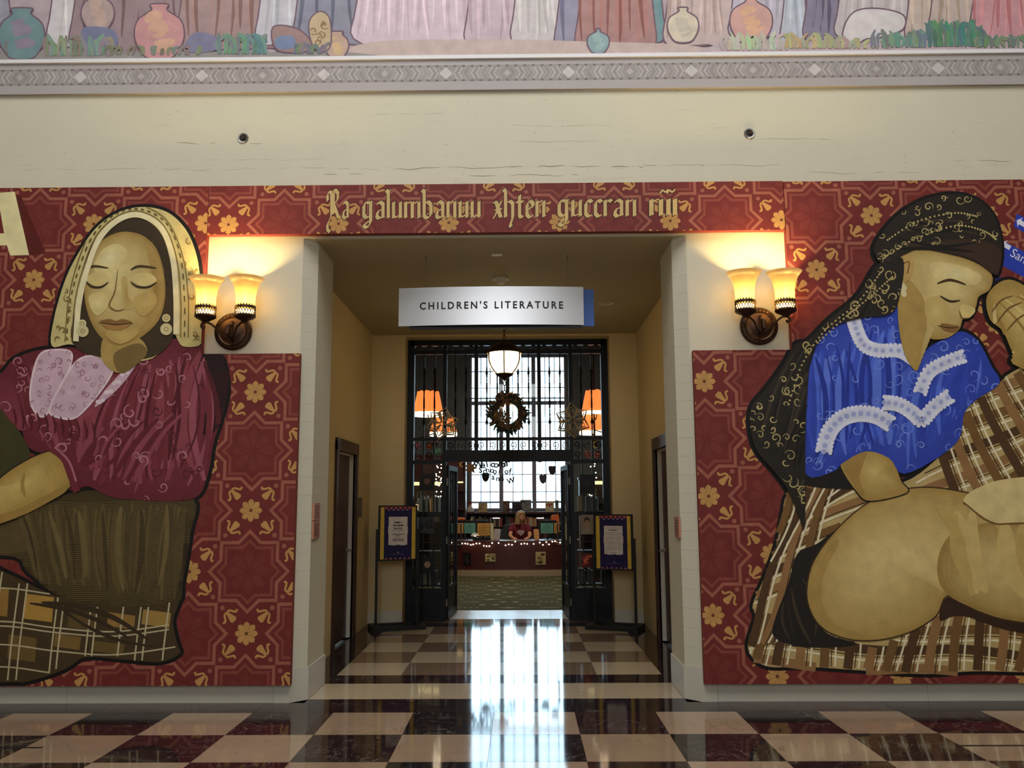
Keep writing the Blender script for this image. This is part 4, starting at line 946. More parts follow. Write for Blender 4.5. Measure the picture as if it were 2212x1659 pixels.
# ================================================================== THINGS IN THE HALL AND ALCOVE
# ------------------------------------------------------------------ wall sconces
def make_sconce(label, X, Z):
    t = thing('sconce', label, 'wall lamp', (X, -.001, Z), 0, 'bronze twin wall sconces')
    pl = MB(); pl.lathe([(0, .0), (.158, .0), (.162, .012), (.150, .022), (.128, .026), (.124, .036), (.112, .030), (.06, .045), (0, .048)], 40)
    pl.v = [(x, -z, y) for x, y, z in pl.v]; bp = pl.build('back_plate', M_bronze, t, True)
    rim = MB()
    for i in range(28):
        a = 2*PI*i/28; rim.ball((.140*math.cos(a), -.025, .140*math.sin(a)), .009, 6, 4)
    ro = rim.build('beading', M_bronze, bp, True); ro['kind'] = 'stuff'
    MB().box(-.012, .012, -.07, -.04, -.10, .08).tube([(0, -.05, .05), (0, -.16, .02), (0, -.17, -.04), (0, -.06, -.09)], .014).build('bracket', M_bronze, t, True)
    for s in (-1, 1):
        MB().tube(catmull3([(0, -.06, -.07), (s*.05, -.13, -.06), (s*.09, -.19, .0), (s*.14, -.22, .035), (s*.185, -.22, .03), (s*.195, -.22, .0), (s*.175, -.22, -.012), (s*.168, -.22, .008)]), .0095).build('arm', M_bronze, t, True)
        c = (s*.165, -.22, .035)
        MB().lathe([(0, 0), (.02, .0), (.035, .015), (.075, .035), (.088, .048), (.078, .056), (.0, .05)], 28, c).build('cup', M_bronze, t, True)
        col = MB().lathe([(.080, .05), (.086, .052), (.086, .062), (.080, .064)], 28, c).lathe([(.080, .112), (.086, .114), (.086, .134), (.080, .136)], 28, c)
        for i in range(22):           # pierced lattice of the gallery
            for d in (-1, 1):
                a, b = 2*PI*i/22, 2*PI*(i + d)/22
                col.tube([(c[0] + .082*math.cos(a), c[1] + .082*math.sin(a), c[2] + .062), (c[0] + .082*math.cos(b), c[1] + .082*math.sin(b), c[2] + .114)], .0035, 4)
        for i in range(22):
            a = 2*PI*i/22; x, y = c[0] + .083*math.cos(a), c[1] + .083*math.sin(a)
            col.add([(x - .008*math.sin(a), y + .008*math.cos(a), c[2] + .134), (x + .008*math.sin(a), y - .008*math.cos(a), c[2] + .134), (x, y, c[2] + .152)], [(0, 1, 2)])
        go = col.build('gallery', M_bronze, t)
        sh = MB().lathe([(.03, .056), (.066, .062), (.074, .10), (.077, .16), (.080, .22), (.090, .28), (.112, .335), (.142, .372), (.146, .376), (.140, .372), (.108, .330), (.087, .276), (.077, .22), (.073, .10)], 40, c)
        sh.build('glass_shade', M_amber, t, True)
        MB().ball((c[0], c[1], c[2] + .165), .030, 14, 8, (1, 1, 1.5)).build('bulb', M_bulb, t, True)
        d = bpy.data.lights.new('sconce_bulb_light', 'POINT'); d.energy = 50; d.color = (1, .68, .25); d.shadow_soft_size = .045
        lo = bpy.data.objects.new('bulb_light', d); COL.objects.link(lo); lo.parent = t; lo.location = (c[0], c[1], c[2] + .20)
    return t
def catmull3(pts, k=5):
    out = []; n = len(pts); g = lambda i: Vector(pts[max(0, min(n - 1, i))])
    for i in range(n - 1):
        p0, p1, p2, p3 = g(i - 1), g(i), g(i + 1), g(i + 2)
        for j in range(k):
            t = j/k; out.append(.5*((2*p1) + (p2 - p0)*t + (2*p0 - 5*p1 + 4*p2 - p3)*t*t + (3*p1 - p0 - 3*p2 + p3)*t**3))
    out.append(Vector(pts[-1])); return out
make_sconce('lit bronze twin sconce beside the woman in a pale headscarf', -2.226, 3.038)
make_sconce('lit bronze twin sconce beside the woman in a black headscarf', 2.243, 3.052)

# ------------------------------------------------------------------ hanging sign
sy = .50
a, b, c = at(862, 620, sy), at(1260, 620, sy), at(1260, 702, sy)
sw, sh_ = b.x - a.x, b.z - c.z
sg = thing('hanging_sign', 'brushed silver hanging sign reading children\'s literature in front of the alcove', 'sign', ((a.x + b.x)/2, sy, c.z))
bow = lambda x: -.05*(1 - (2*x/sw)**2)
n = 24; v = []; f = []
for i in range(n + 1):
    x = -sw/2 + sw*i/n; y = bow(x); v += [(x, y, 0), (x, y, sh_), (x, y + .006, sh_), (x, y + .006, 0)]
for i in range(n):
    for k in range(4): f.append((i*4 + k, i*4 + (k + 1) % 4, i*4 + 4 + (k + 1) % 4, i*4 + 4 + k))
f += [(0, 1, 2, 3), (n*4, n*4 + 1, n*4 + 2, n*4 + 3)]
MB().add(v, f).build('silver_face', M_silver, sg, True)
tt = text_tris("CHILDREN'S LITERATURE", 1.42, .026); x0, x1, y0, y1 = text_bounds(tt)
la, lb = at(906, 668, sy - .045), at(1217, 668, sy - .045); ks = (lb.x - la.x)/(x1 - x0); kz = (at(1060, 653, sy - .045).z - at(1060, 669, sy - .045).z)/.74
lv = []; lfc = []
for t in tt:
    o = len(lv)
    for p in t:
        X = la.x - sg.location.x + (p[0] - x0)*ks; Zz = la.z + .002 - sg.location.z + p[1]*kz; lv.append((X, bow(X) - .0022, Zz))
    lfc.append((o, o + 1, o + 2))
lt = MB().add(lv, lfc).build('lettering', M_ink, sg); lt['kind'] = 'stuff'
MB().box(sw/2 - .30, sw/2 + .098, .05, .062, .0, sh_ - .012).build('blue_back_plate', M_blue, sg)
MB().box(-sw/2 + .10, sw/2 - .02, .015, .05, -.022, sh_ - .03).build('frame_box', M_black_p, sg)
for px in (920, 1226):
    X = fl(px, 549, OPZ).x - sg.location.x
    MB().lathe([(0, 0), (.022, 0), (.02, -.012), (.006, -.018), (.006, -.05), (0, -.05)], 12, (X, .03, OPZ - c.z)).build('ceiling_mount', M_steel, sg, True)
    MB().tube([(X, .03, sh_ - .04), (X, .03, OPZ - c.z - .03)], .0022, 6).build('wire', M_steel, sg)

# hairline cracks and pits in the old plaster above the banner
ck = Paint([(-8.9, 8.9, 4.33, 5.19)], lambda p: (at(p[0], p[1], 0).x, at(p[0], p[1], 0).z)); rc = random.Random(9)
for x0, x1, y, w, c in ((40, 560, 367, 1.0, (168, 160, 134)), (600, 880, 366, 1.1, (164, 156, 130)), (860, 1120, 363, 1.9, (140, 132, 106)), (1100, 1392, 360, 2.2, (132, 124, 98)), (1015, 1250, 379, 1.8, (140, 132, 106)), (700, 790, 377, 1.5, (146, 138, 112)), (1390, 1720, 356, 1.3, (160, 152, 126)), (1740, 1990, 372, 1.0, (166, 158, 132)), (380, 470, 309, 1.6, (120, 112, 92)), (540, 575, 310, 1.4, (128, 120, 98)), (1640, 1800, 301, 1.1, (158, 150, 126)), (1108, 1290, 305, 1.0, (168, 160, 136)), (810, 960, 246, .8, (172, 164, 142)), (1106, 1340, 270, .8, (172, 164, 142)), (440, 700, 345, .8, (170, 162, 138)), (2060, 2212, 347, 1.2, (160, 152, 126))):
    pts = []; x = x0; yy = y
    while x < x1:
        pts.append((x, yy)); x += rc.uniform(5, 13); yy += rc.uniform(-1.7, 1.7) + (y - yy)*.15
        if len(pts) > 3 and rc.random() < .13: ck.stroke(pts, w*rc.uniform(.45, .85), S(*c), False, taper=True, new=False); pts = []; x += rc.uniform(4, 26)
    if len(pts) > 1: ck.stroke(pts, w*.6, S(*c), False, taper=True, new=False)
ck.layer()
for _ in range(60): ck.disc((rc.uniform(0, 2212), rc.uniform(215, 380)), rc.uniform(.5, 1.2), S(150, 142, 118), 6, False)
ko = ck.build('plaster_cracks', M_print, wall_front, (0, -.0004, 0)); ko['kind'] = 'stuff'
# ------------------------------------------------------------------ small fittings on wall and ceiling
p = fl(1073, 548, OPZ); tag(MB().box(-.05, .05, -.035, .035, -.012, 0).box(-.042, .042, -.028, .028, -.016, -.012).build('ceiling_sensor', M_white), 'small flat rectangular plate on the ceiling in front of the sign', 'sensor').location = (p.x, p.y, OPZ)
p = fl(1081, 601, OPZ); sd = thing('smoke_detector', 'round pale smoke detector on the alcove ceiling above the sign', 'smoke detector', (p.x, p.y, OPZ))
MB().lathe([(0, 0), (.085, 0), (.085, -.012), (.078, -.02), (0, -.02)], 28).build('mount', M_white, sd, True)
MB().lathe([(.06, -.02), (.056, -.04), (.03, -.06), (0, -.062)], 24).build('dome', M_white, sd, True)
p = fl(1309, 655, OPZ); dl = thing('ceiling_downlight', 'unlit round recessed light in the alcove ceiling right of the sign', 'downlight', (p.x, p.y, OPZ))
MB().lathe([(.075, -.001), (.085, -.004), (.078, -.008), (.066, -.002)], 28).build('ring', M_white, dl, True)
MB().lathe([(0, -.001), (.066, -.002)], 24).build('lens', mat('frosted_lens', S(170, 160, 136), .6), dl)
for px, py, side in ((525, 299, 'left'), (1619, 289, 'right')):
    p = at(px, py, 0); t = thing('conduit_hole', 'small round metal-ringed hole high on the %s of the cream wall' % side, 'wall fitting', (p.x, -.0005, p.z), 0, 'round wall holes')
    r_ = MB().lathe([(.03, 0), (.032, .008), (.044, .01), (.05, .0)], 24); r_.v = [(x, -z, y) for x, y, z in r_.v]; r_.build('ring', M_steel, t, True)
    r_ = MB().lathe([(0, .001), (.03, .001)], 20); r_.v = [(x, -z, y) for x, y, z in r_.v]; r_.build('hole', M_black_p, t)
    r_ = MB().lathe([(0, .012), (.014, .012), (.016, .0)], 12, (.008, .006, 0)); r_.v = [(x, -z, y) for x, y, z in r_.v]; r_.build('plug', M_bronze, t, True)
def plaque(label, s, y0, y1, z0, z1, m=M_copper, X=JX, lines=6, name='plaque'):
    t = thing(name, label, 'plaque', (s*X, (y0 + y1)/2, z0)); w = (y1 - y0)/2
    MB().box(*sorted((0, -s*.016)), -w, w, 0, z1 - z0).build('plate', m, t)
    L_ = MB()
    for i in range(lines):
        z = (z1 - z0)*(.82 - .64*i/max(1, lines - 1)); L_.box(*sorted((-s*.0161, -s*.0175)), -w*.75, w*(.75 - .35*((i*7) % 3)/2), z - .004, z + .004)
    o = L_.build('engraved_lines', mat('engraving', S(120, 66, 48), .5) if m == M_copper else M_black_p, t); o['kind'] = 'stuff'
    return t
plaque('upper of two copper plaques on the left side of the opening', -1, .135, .345, 1.442, 1.588)
plaque('lower of two copper plaques on the left side of the opening', -1, .135, .345, 1.288, 1.436)
plaque('single copper plaque on the right side of the opening', 1, .09, .29, 1.285, 1.455)
plaque('grey room sign on the alcove wall beside the left door', -1, 3.44, 3.70, 1.405, 1.645, M_greyplq, AX, 2)

# ------------------------------------------------------------------ pendant lamp with wreath below
pd = thing('pendant_lamp', 'lit round iron ribbed pendant lamp hanging from the alcove ceiling', 'pendant lamp', (.036, 2.5, 3.0))
MB().lathe([(.0, .02), (.05, .022), (.11, .05), (.165, .11), (.19, .18), (.192, .23), (.185, .27), (.17, .30), (.0, .30)], 32).build('glass_globe', M_globe, pd, True)
MB().lathe([(.20, .27), (.205, .275), (.20, .30), (.165, .345), (.10, .385), (.04, .405), (.02, .43), (0, .43)], 32).build('iron_cap', M_bronze, pd, True)
MB().lathe([(0, -.045), (.012, -.04), (.02, -.02), (.05, -.005), (.095, .02), (.102, .035), (.09, .045), (.05, .03), (0, .03)], 28).build('bottom_cup', M_bronze, pd, True)
for i in range(6):
    a_ = PI*i/3 + .52; pr = [(.095, .03), (.14, .075), (.178, .13), (.198, .19), (.2, .24), (.197, .285)]
    MB().tube(catmull3([(r*math.cos(a_), r*math.sin(a_), z) for r, z in pr]), .009, 6).build('rib', M_bronze, pd, True)
def chain(parent, x, y, z0, z1, m, nm='chain_link', R_=.022, r_=.0055):
    k = max(1, round((z1 - z0)/.058)); st_ = (z1 - z0)/k
    pts = [(R_*.6*math.cos(2*PI*i/12), 0, (st_*.5 + r_*1.2)*math.sin(2*PI*i/12)) for i in range(13)]
    me = MB().tube(pts, r_, 6, False).mesh(nm, m, True)
    for i in range(k): link(nm, me, parent, (x, y, z0 + st_*(i + .5)), PI/2*(i % 2))
chain(pd, 0, 0, .43, OPZ - 3.0 - .03, M_bronze)
MB().lathe([(0, 0), (.07, 0), (.06, -.025), (.02, -.035), (0, -.035)], 24, (0, 0, OPZ - 3.0)).build('ceiling_rose', M_bronze, pd, True)

wy = 2.5; wc = at(1097, 893, wy)
wr = thing('wreath', 'dark leafy autumn wreath hanging on a chain under the pendant lamp', 'wreath', (wc.x, wy, wc.z))
chain(wr, .036 - wc.x, 0, .215, 2.955 - wc.z, M_bronze)
rw = random.Random(2)
ring = MB().tube([(.155*math.cos(2*PI*i/28), 0, .155*math.sin(2*PI*i/28)) for i in range(29)], .035, 8, False)
M_leaf = mat('dark_wreath_leaf', S(46, 50, 36), .7, noise=.3, scale=20); M_leafb = mat('dry_brown_leaf', S(120, 86, 52), .7, noise=.3, scale=20)
M_ribbon = mat('brown_ribbon', S(112, 72, 48), .6)
ring.build('twig_ring', M_wood, wr, True)
def leaf_mesh(L_, w, mt, nm='leaf'):
    return MB().add([(0, 0, 0), (-w/2, -.008, L_*.35), (0, -.012, L_*.4), (w/2, -.008, L_*.35), (-w*.3, -.006, L_*.75), (w*.3, -.006, L_*.75), (0, -.016, L_)], [(0, 2, 1), (0, 3, 2), (1, 2, 4), (2, 3, 5), (2, 5, 6), (2, 6, 4)]).mesh(nm, mt)
lm = [leaf_mesh(.09, .045, M_leaf), leaf_mesh(.075, .05, M_leafb), leaf_mesh(.11, .03, M_leaf)]
for i in range(150):
    t = rw.uniform(0, 2*PI); r_ = rw.uniform(.12, .19); o = link('leaf', lm[(0, 2, 0, 2, 1)[i % 5]], wr, (r_*math.cos(t), rw.uniform(-.045, .03), r_*math.sin(t)))
    o.rotation_euler = (rw.uniform(-.7, .7), t*-1 + PI/2 + rw.uniform(-1.3, 1.3), rw.uniform(-.6, .6))
bwm = MB()
for s in (-1, 1): bwm.tube(catmull3([(0, -.05, 0), (s*.05, -.07, .05), (s*.09, -.07, .03), (s*.07, -.06, -.02), (0, -.05, 0)]), .012, 6)
bwm.tube([(0, -.05, 0), (-.03, -.06, -.1)], [.016, .02], 6).tube([(0, -.05, 0), (.04, -.06, -.09)], [.016, .02], 6)
bo_ = bwm.build('bow', M_ribbon, wr, True); bo_.location = (-.03, 0, .17)
for x, z, r_ in ((-.05, -.07, .055), (.0, -.11, .05), (.04, -.06, .045), (-.06, .0, .04), (.02, -.01, .035)):
    f_ = MB()
    for k in range(7):
        a_ = 2*PI*k/7; f_.add([(0, 0, 0), (r_*math.cos(a_ - .35), -.01, r_*math.sin(a_ - .35)), (r_*1.25*math.cos(a_), .0, r_*1.25*math.sin(a_)), (r_*math.cos(a_ + .35), -.01, r_*math.sin(a_ + .35))], [(0, 1, 2, 3)])
    f_.ball((0, -.015, 0), r_*.35, 8, 5); o = f_.build('dried_flower', M_leafb, wr); o.location = (x - .05, -.05, z)

# ------------------------------------------------------------------ poster stands
def stand(label, px_c, Y, rz, zb, mirror, left):
    t = thing('poster_stand', label, 'poster stand', (px_c, Y, 0), rz, 'poster stands by the gate')
    w, h = .502, .70; ph = zb + .40
    for s in (-1, 1): MB().box(s*.268 - .014, s*.268 + .014, -.012, .016, .03, ph).build('post', M_black_p, t)
    for s in (-1, 1): MB().box(s*.29 - .045, s*.29 + .045, -.20, .20, 0, .055).build('foot', M_black_p, t)
    for y in (-.19, .16): MB().box(-.244, .244, y, y + .05, .004, .05).build('base_bar', M_black_p, t)
    fb = MB().box(-w/2 - .002, w/2 + .002, -.004, .02, zb, zb + h).box(-w/2, -w/2 + .022, -.012, -.004, zb, zb + h).box(w/2 - .022, w/2, -.012, -.004, zb, zb + h).box(-w/2, w/2, -.012, -.004, zb, zb + .02).box(-w/2, w/2, -.012, -.004, zb + h - .02, zb + h)
    fb.build('frame', M_black_p, t)
    q = Paint([(-w/2 + .021, w/2 - .021, zb + .019, zb + h - .019)], None, .0003)
    X0, X1, Z0, Z1 = -w/2 + .021, w/2 - .021, zb + .019, zb + h - .019
    q.fill([(X0, Z0), (X1, Z0), (X1, Z1), (X0, Z1)], S(34, 26, 78), False)
    q.layer()
    for a_, b_ in ((X0, X0 + .05), (X1 - .05, X1)): q.convex([(a_, Z0), (b_, Z0), (b_, Z1), (a_, Z1)], S(226, 190, 74))
    k = 6; iw = (X1 - X0 - .1)/k; q.layer()
    for i in range(k):
        xm = X0 + .05 + (i + .5)*iw
        q.convex([(xm - iw*.48, Z1), (xm + iw*.48, Z1), (xm, Z1 - .036)], S(226, 98, 84))
        q.convex([(xm - iw*.30, Z0), (xm + iw*.30, Z0), (xm, Z0 + .024)], S(222, 128, 128))
        if i < k - 1: q.convex([(xm + iw*.5 - .014, Z1 - .044), (xm + iw*.5 + .014, Z1 - .044), (xm + iw*.5, Z1 - .028)], S(228, 200, 220))
    cx = 0; lz = Z0 + .085
    q.disc((cx + .005, lz), .007, S(240, 236, 240), 8); q.layer()
    for i in range(14): q.convex([(cx - .085 + i*.012, lz - .022), (cx - .077 + i*.012, lz - .022), (cx - .077 + i*.012, lz - .018), (cx - .085 + i*.012, lz - .018)], S(150, 140, 176))
    po = q.build('poster', M_print, t, (0, -.0042, 0))
    # taped notice on the poster
    pw, pz0, pz1 = .122, zb + .20, zb + .555
    n_ = Paint([(-1, 1, 0, 3)], None, .0003)
    n_.fill([(-pw, pz0), (pw, pz0), (pw, pz1), (-pw, pz1)], S(232, 222, 214), False)
    INKC = S(34, 30, 34)
    def tx(s, zc, hgt, wd):
        T_ = text_tris(s, 1., .03); b0, b1, c0, c1 = text_bounds(T_); kx = wd/(b1 - b0); kz_ = hgt/.7
        n_.text(T_, lambda p: ((p[0] - (b0 + b1)/2)*kx, zc + p[1]*kz_), INKC)
        n_.text(T_, lambda p: ((p[0] - (b0 + b1)/2)*kx + .0016, zc + p[1]*kz_), INKC)
    def bars(zc, hgt, wd, c=S(120, 112, 112), k_=1):
        n_.layer(); x = -wd/2; r_ = random.Random(int(zc*999))
        while x < wd/2 - .004:
            l_ = min(r_.uniform(.008, .024), wd/2 - x); n_.convex([(x, zc), (x + l_, zc), (x + l_, zc + hgt), (x, zc + hgt)], c); x += l_ + .004
    for x_, z_, w_, h_ in ((-pw - .008, (pz0 + pz1)/2 - .04, .008, .09), (pw, (pz0 + pz1)/2 - .04, .008, .09), (-pw*.7, pz0 - .009, .07, .009), (pw*.25, pz0 - .009, .07, .009)):
        n_.fill([(x_, z_), (x_ + w_, z_), (x_ + w_, z_ + h_), (x_, z_ + h_)], S(190, 178, 186), False)
    if left:
        bars(pz1 - .024, .005, .07); tx('FAMILY', pz1 - .082, .020, .098); tx('PROGRAM', pz1 - .120, .020, .128); tx('Pajama Party', pz1 - .152, .015, .122)
        bars(pz1 - .168, .004, .17); bars(pz1 - .180, .004, .15); bars(pz1 - .226, .009, .17, S(70, 64, 66)); bars(pz1 - .246, .008, .06, S(80, 74, 76)); bars(pz1 - .285, .009, .14, S(60, 54, 56)); bars(pz1 - .307, .009, .15, S(60, 54, 56))
    else:
        bars(pz1 - .03, .005, .2); bars(pz1 - .06, .012, .115, S(50, 44, 46))
        for i in range(16):
            if i not in (3, 7, 11): bars(pz1 - .088 - i*.0142, .0045, .2, S(158, 150, 148))
        bars(pz0 + .018, .006, .085, S(100, 92, 92))
    n_.build('notice', M_print, t, (0, -.0062, 0))
    return t
stand('black poster stand left of the gate with a family program notice', -1.37, 3.93, math.radians(20), .845, False, True)
stand('black poster stand right of the gate with a closely printed notice', 1.39, 3.86, math.radians(-22), .718, True, False)

# ------------------------------------------------------------------ iron gate screen
gt = thing('iron_gate', 'tall black wrought iron screen with twisted bars and scrolls across the alcove', 'gate', (GX, GY, 0))
PT = .4375; GT = 3.83
def gb_(nm, x0, x1, z0, z1, y0=-.03, y1=.03, m=None, par=None): return MB().box(x0, x1, y0, y1, z0, z1).build(nm, m or M_iron, par or gt)
for s in (-1, 1): gb_('side_frame', *sorted((s*(GH + .028), s*(GH - .065))), 0, GT, -.05, .05)
gb_('top_rail', -GH, GH, GT - .075, GT, -.05, .05); gb_('rail', -GH, GH, 3.635, 3.69)
for i in range(1, 6):
    x = -3*PT + i*PT; gb_('mullion', x - .026, x + .026, 2.12 if 1 < i < 5 else 0, GT - .075, -.035, .035)
gb_('rail', -GH, GH, 2.425, 2.466)
gb_('lock_rail', -2*PT, 2*PT, 2.13, 2.29, -.045, .045)
for s in (-1, 1):
    a_, b_ = sorted((s*2*PT, s*(GH - .06)))
    gb_('rail', a_, b_, 2.10, 2.155); gb_('kick_panel', a_, b_, .03, .415, -.012, .012); gb_('rail', a_, b_, .395, .43); gb_('rail', a_, b_, 0, .06)
    gb_('sidelight_pane', a_, b_, .43, 2.10, .006, .012, M_glass)
gb_('transom_pane', -2*PT, 2*PT, 2.47, 3.635, .012, .016, M_glass)
def twist_mesh(L_, r_=.0095):
    n_ = 34; v = []; f = []
    for i in range(n_ + 1):
        t = i/n_; a0 = 2*PI*2.2*math.sin(PI*max(0, min(1, (t - .15)/.7)) - PI/2) if .15 < t < .85 else 0
        rr = r_*(1.9 if i in (int(n_*.20), int(n_*.78)) else 1)
        v += [(rr*1.3*math.cos(a0 + PI/4 + k*PI/2), rr*1.3*math.sin(a0 + PI/4 + k*PI/2), L_*t) for k in range(4)]
    for i in range(n_):
        for k in range(4): f.append((i*4 + k, i*4 + (k + 1) % 4, i*4 + 4 + (k + 1) % 4, i*4 + 4 + k))
    return MB().add(v, f).mesh('twisted_bar', M_iron)
tw = twist_mesh(3.635 - 2.466)
ssc = lambda R_, turns=1.35, n_=22: [(R_*(1 - .8*i/n_)*math.cos(-PI/2 + 2*PI*turns*i/n_), 0, R_*(1 - .8*i/n_)*math.sin(-PI/2 + 2*PI*turns*i/n_)) for i in range(n_ + 1)]
scr = MB().tube(ssc(.052), .0065, 5).mesh('scroll', M_iron); scr2 = MB().tube([(-x, y, z) for x, y, z in ssc(.052)], .0065, 5).mesh('scroll', M_iron)
arc = MB().tube([(.062*math.cos(PI*i/10), 0, .062*math.sin(PI*i/10)) for i in range(11)], .007, 5).tube([(.035*math.cos(PI*i/8), 0, .035*math.sin(PI*i/8)) for i in range(9)], .005, 5).mesh('lunette', M_iron)
sideb = MB().box(-.008, .008, -.008, .008, .43, 2.10).mesh('straight_bar', M_iron)
for i in range(6):
    xa = -3*PT + i*PT
    for k in (1, 2): link('twisted_bar', tw, gt, (xa + PT*k/3, 0, 2.466))
    for k in range(3):
        xc = xa + PT*(k + .5)/3; link('lunette', arc, gt, (xc, 0, 3.69)); 
        side = i in (0, 5)
        for r_ in range(2 if side else 1):
            link('scroll', scr if (k + i) % 2 else scr2, gt, (xc, 0, 2.357 - r_*.135))
    for k in (1, 2): gb_('collar', xa + PT*k/3 - .012, xa + PT*k/3 + .012, 2.155 if i in (0, 5) else 2.29, 2.425, -.008, .008)
    if i in (0, 5):
        for k in (1, 2): link('straight_bar', sideb, gt, (xa + PT*k/3, 0, 0))
# door leaves standing open into the library
def gate_leaf(s, label):
    t = thing('gate_door', label, 'door', (GX + s*(2*PT - .03), GY + .085, .012), s*math.radians(4) + (PI/2), 'open glazed leaves of the iron gate')
    Lw, Lh = .84, 2.08
    for x0, x1 in ((0, .06), (Lw - .06, Lw)): MB().box(x0, x1, -.025, .025, 0, Lh).build('stile', M_iron, t)
    for z0, z1 in ((0, .09), (.38, .43), (Lh - .07, Lh)): MB().box(.06, Lw - .06, -.025, .025, z0, z1).build('rail', M_iron, t)
    MB().box(.06, Lw - .06, -.008, .008, .09, .38).build('kick_plate', M_iron, t)
    MB().box(.06, Lw - .06, -.004, .004, .43, Lh - .07).build('pane', M_glassd, t)
    for x in (.28, .56): MB().box(x - .007, x + .007, -.012, .012, .43, Lh - .07).build('glazing_bar', M_iron, t)
    MB().tube([(Lw - .03, -s*-.025, .95), (Lw - .03, s*.08, .95), (Lw - .03, s*.08, 1.25), (Lw - .03, s*.025, 1.25)], .011, 8).build('pull_handle', M_steel, t, True)
    for z in (.22, 1.05, 1.85): MB().lathe([(0, -.05), (.02, -.05), (.02, .05), (0, .05)], 10, (-.012, 0, z)).build('hinge', M_steel, t, True)
    return t
gate_leaf(-1, 'left glazed iron door leaf standing open into the library'); gate_leaf(1, 'right glazed iron door leaf standing open into the library')

# ------------------------------------------------------------------ folded paper stars hung on the gate
M_star = mat('folded_tan_paper', S(206, 190, 158), .8)
def paper_star(label, px, py, tilt, R0):
    Y = GY - .12; c_ = at(px, py, Y)
    t = thing('paper_star', label, 'decoration', tuple(c_), 0, 'folded paper stars'); t.rotation_euler = (0, tilt, 0)
    for k in range(6):
        mb = MB()
        for j, (w, l) in enumerate(((.098, 1.), (.066, .80), (.036, .60))):   # nested pointed loops of folded paper strip
            loop = [(0, .02), (-w*.5, l*R0*.24), (-w, l*R0*.55), (-w*.45, l*R0*.80), (0, l*R0), (w*.45, l*R0*.80), (w, l*R0*.55), (w*.5, l*R0*.24), (0, .02)]
            o = len(mb.v); fy = .03*(1 if (j + k) % 2 else -1)
            for q in loop: mb.v += [(q[0]*.70, -.02 + fy, .02 + (q[1] - .02)*.90 + .004), (q[0], .02 + fy, q[1])]
            mb.f += [(o + 2*i, o + 2*i + 1, o + 2*i + 3, o + 2*i + 2) for i in range(len(loop) - 1)]
        me = mb.mesh('petal', M_star); md = me
        o = link('petal', me, t); o.rotation_euler = (0, k*PI/3, 0)
        sm_ = o.modifiers.new('paper', 'SOLIDIFY'); sm_.thickness = .004; sm_.offset = 0
    MB().tube([(0, 0, 0), (math.sin(-tilt)*.3, .06, math.cos(tilt)*.3)], .0015, 5).build('thread', M_paper, t)
    return t
paper_star('tan folded paper star hanging on the left side of the gate', 955, 915, .25, .23)
paper_star('tan folded paper star hanging on the right side of the gate', 1237, 908, -.1, .25)

# ================================================================== LIBRARY
rl = random.Random(17)
# ------------------------------------------------------------------ curved desk
DY, DR = 11.2, 5.2
desk = thing('library_desk', 'long curved mahogany service desk on a pale stone plinth', 'desk', (.03, DY, 0))
def arc_slab(half, r_out, r_in, z0, z1, n_=20):
    pts = [(r_out*math.sin(a_), DR - r_out*math.cos(a_)) for a_ in [-half + 2*half*i/n_ for i in range(n_ + 1)]]
    pts += [(r_in*math.sin(a_), DR - r_in*math.cos(a_)) for a_ in [half - 2*half*i/n_ for i in range(n_ + 1)]]
    v = [(x, y, z0) for x, y in pts] + [(x, y, z1) for x, y in pts]; m_ = len(pts); f = [(i, (i + 1) % m_, (i + 1) % m_ + m_, i + m_) for i in range(m_)]
    for i in range(n_):
        j = m_ - 1 - i; f += [(i, j, j - 1, i + 1), (i + m_, i + 1 + m_, j - 1 + m_, j + m_)]
    return MB().add(v, f)
HA = .345
for i in range(5):
    a0 = -HA - .02 + (2*HA + .04)*i/5; a1 = a0 + (2*HA + .04)/5 - .0006
    pts = [(DR*math.sin(a0 + (a1 - a0)*j/4), DR - DR*math.cos(a0 + (a1 - a0)*j/4)) for j in range(5)] + [((DR - .75)*math.sin(a1 - (a1 - a0)*j/4), DR - (DR - .75)*math.cos(a1 - (a1 - a0)*j/4)) for j in range(5)]
    MB().prism(pts, 0, .132).build('plinth_block', M_crm, desk)
arc_slab(HA, DR - .05, DR - .09, .132, .70).build('desk_body', M_red, desk)
for s_ in (-1, 1):
    o = MB().box(-.02, .02, .05, .72, .132, .70).build('end_panel', M_red, desk); o.location = (DR*math.sin(s_*(HA - .005)), DR - DR*math.cos(HA - .005), 0); o.rotation_euler = (0, 0, s_*HA)
arc_slab(HA + .01, DR - .0, DR - .74, .70, .745).build('counter_top', M_red, desk)
arc_slab(HA, DR - .035, DR - .06, .132, .19).build('skirting', M_red, desk); arc_slab(HA, DR - .035, DR - .06, .64, .70).build('moulding', M_red, desk)
for i in range(6):
    a_ = -HA + 2*HA*i/5; o = MB().box(-.035, .035, -.006, .03, .19, .64).build('stile', M_red, desk); o.location = ((DR - .042)*math.sin(a_), DR - (DR - .042)*math.cos(a_), 0); o.rotation_euler = (0, 0, a_)
def on_desk_front(px, py):
    r = ray(px, py); t = 1.
    p = at(px, py, DY + .06)
    for _ in range(5):
        x = p.x - .03; p = at(px, py, DY + DR - math.sqrt(max(.1, (DR - .034)**2 - x*x)) - .004)
    return p, math.asin((p.x - .03)/DR)
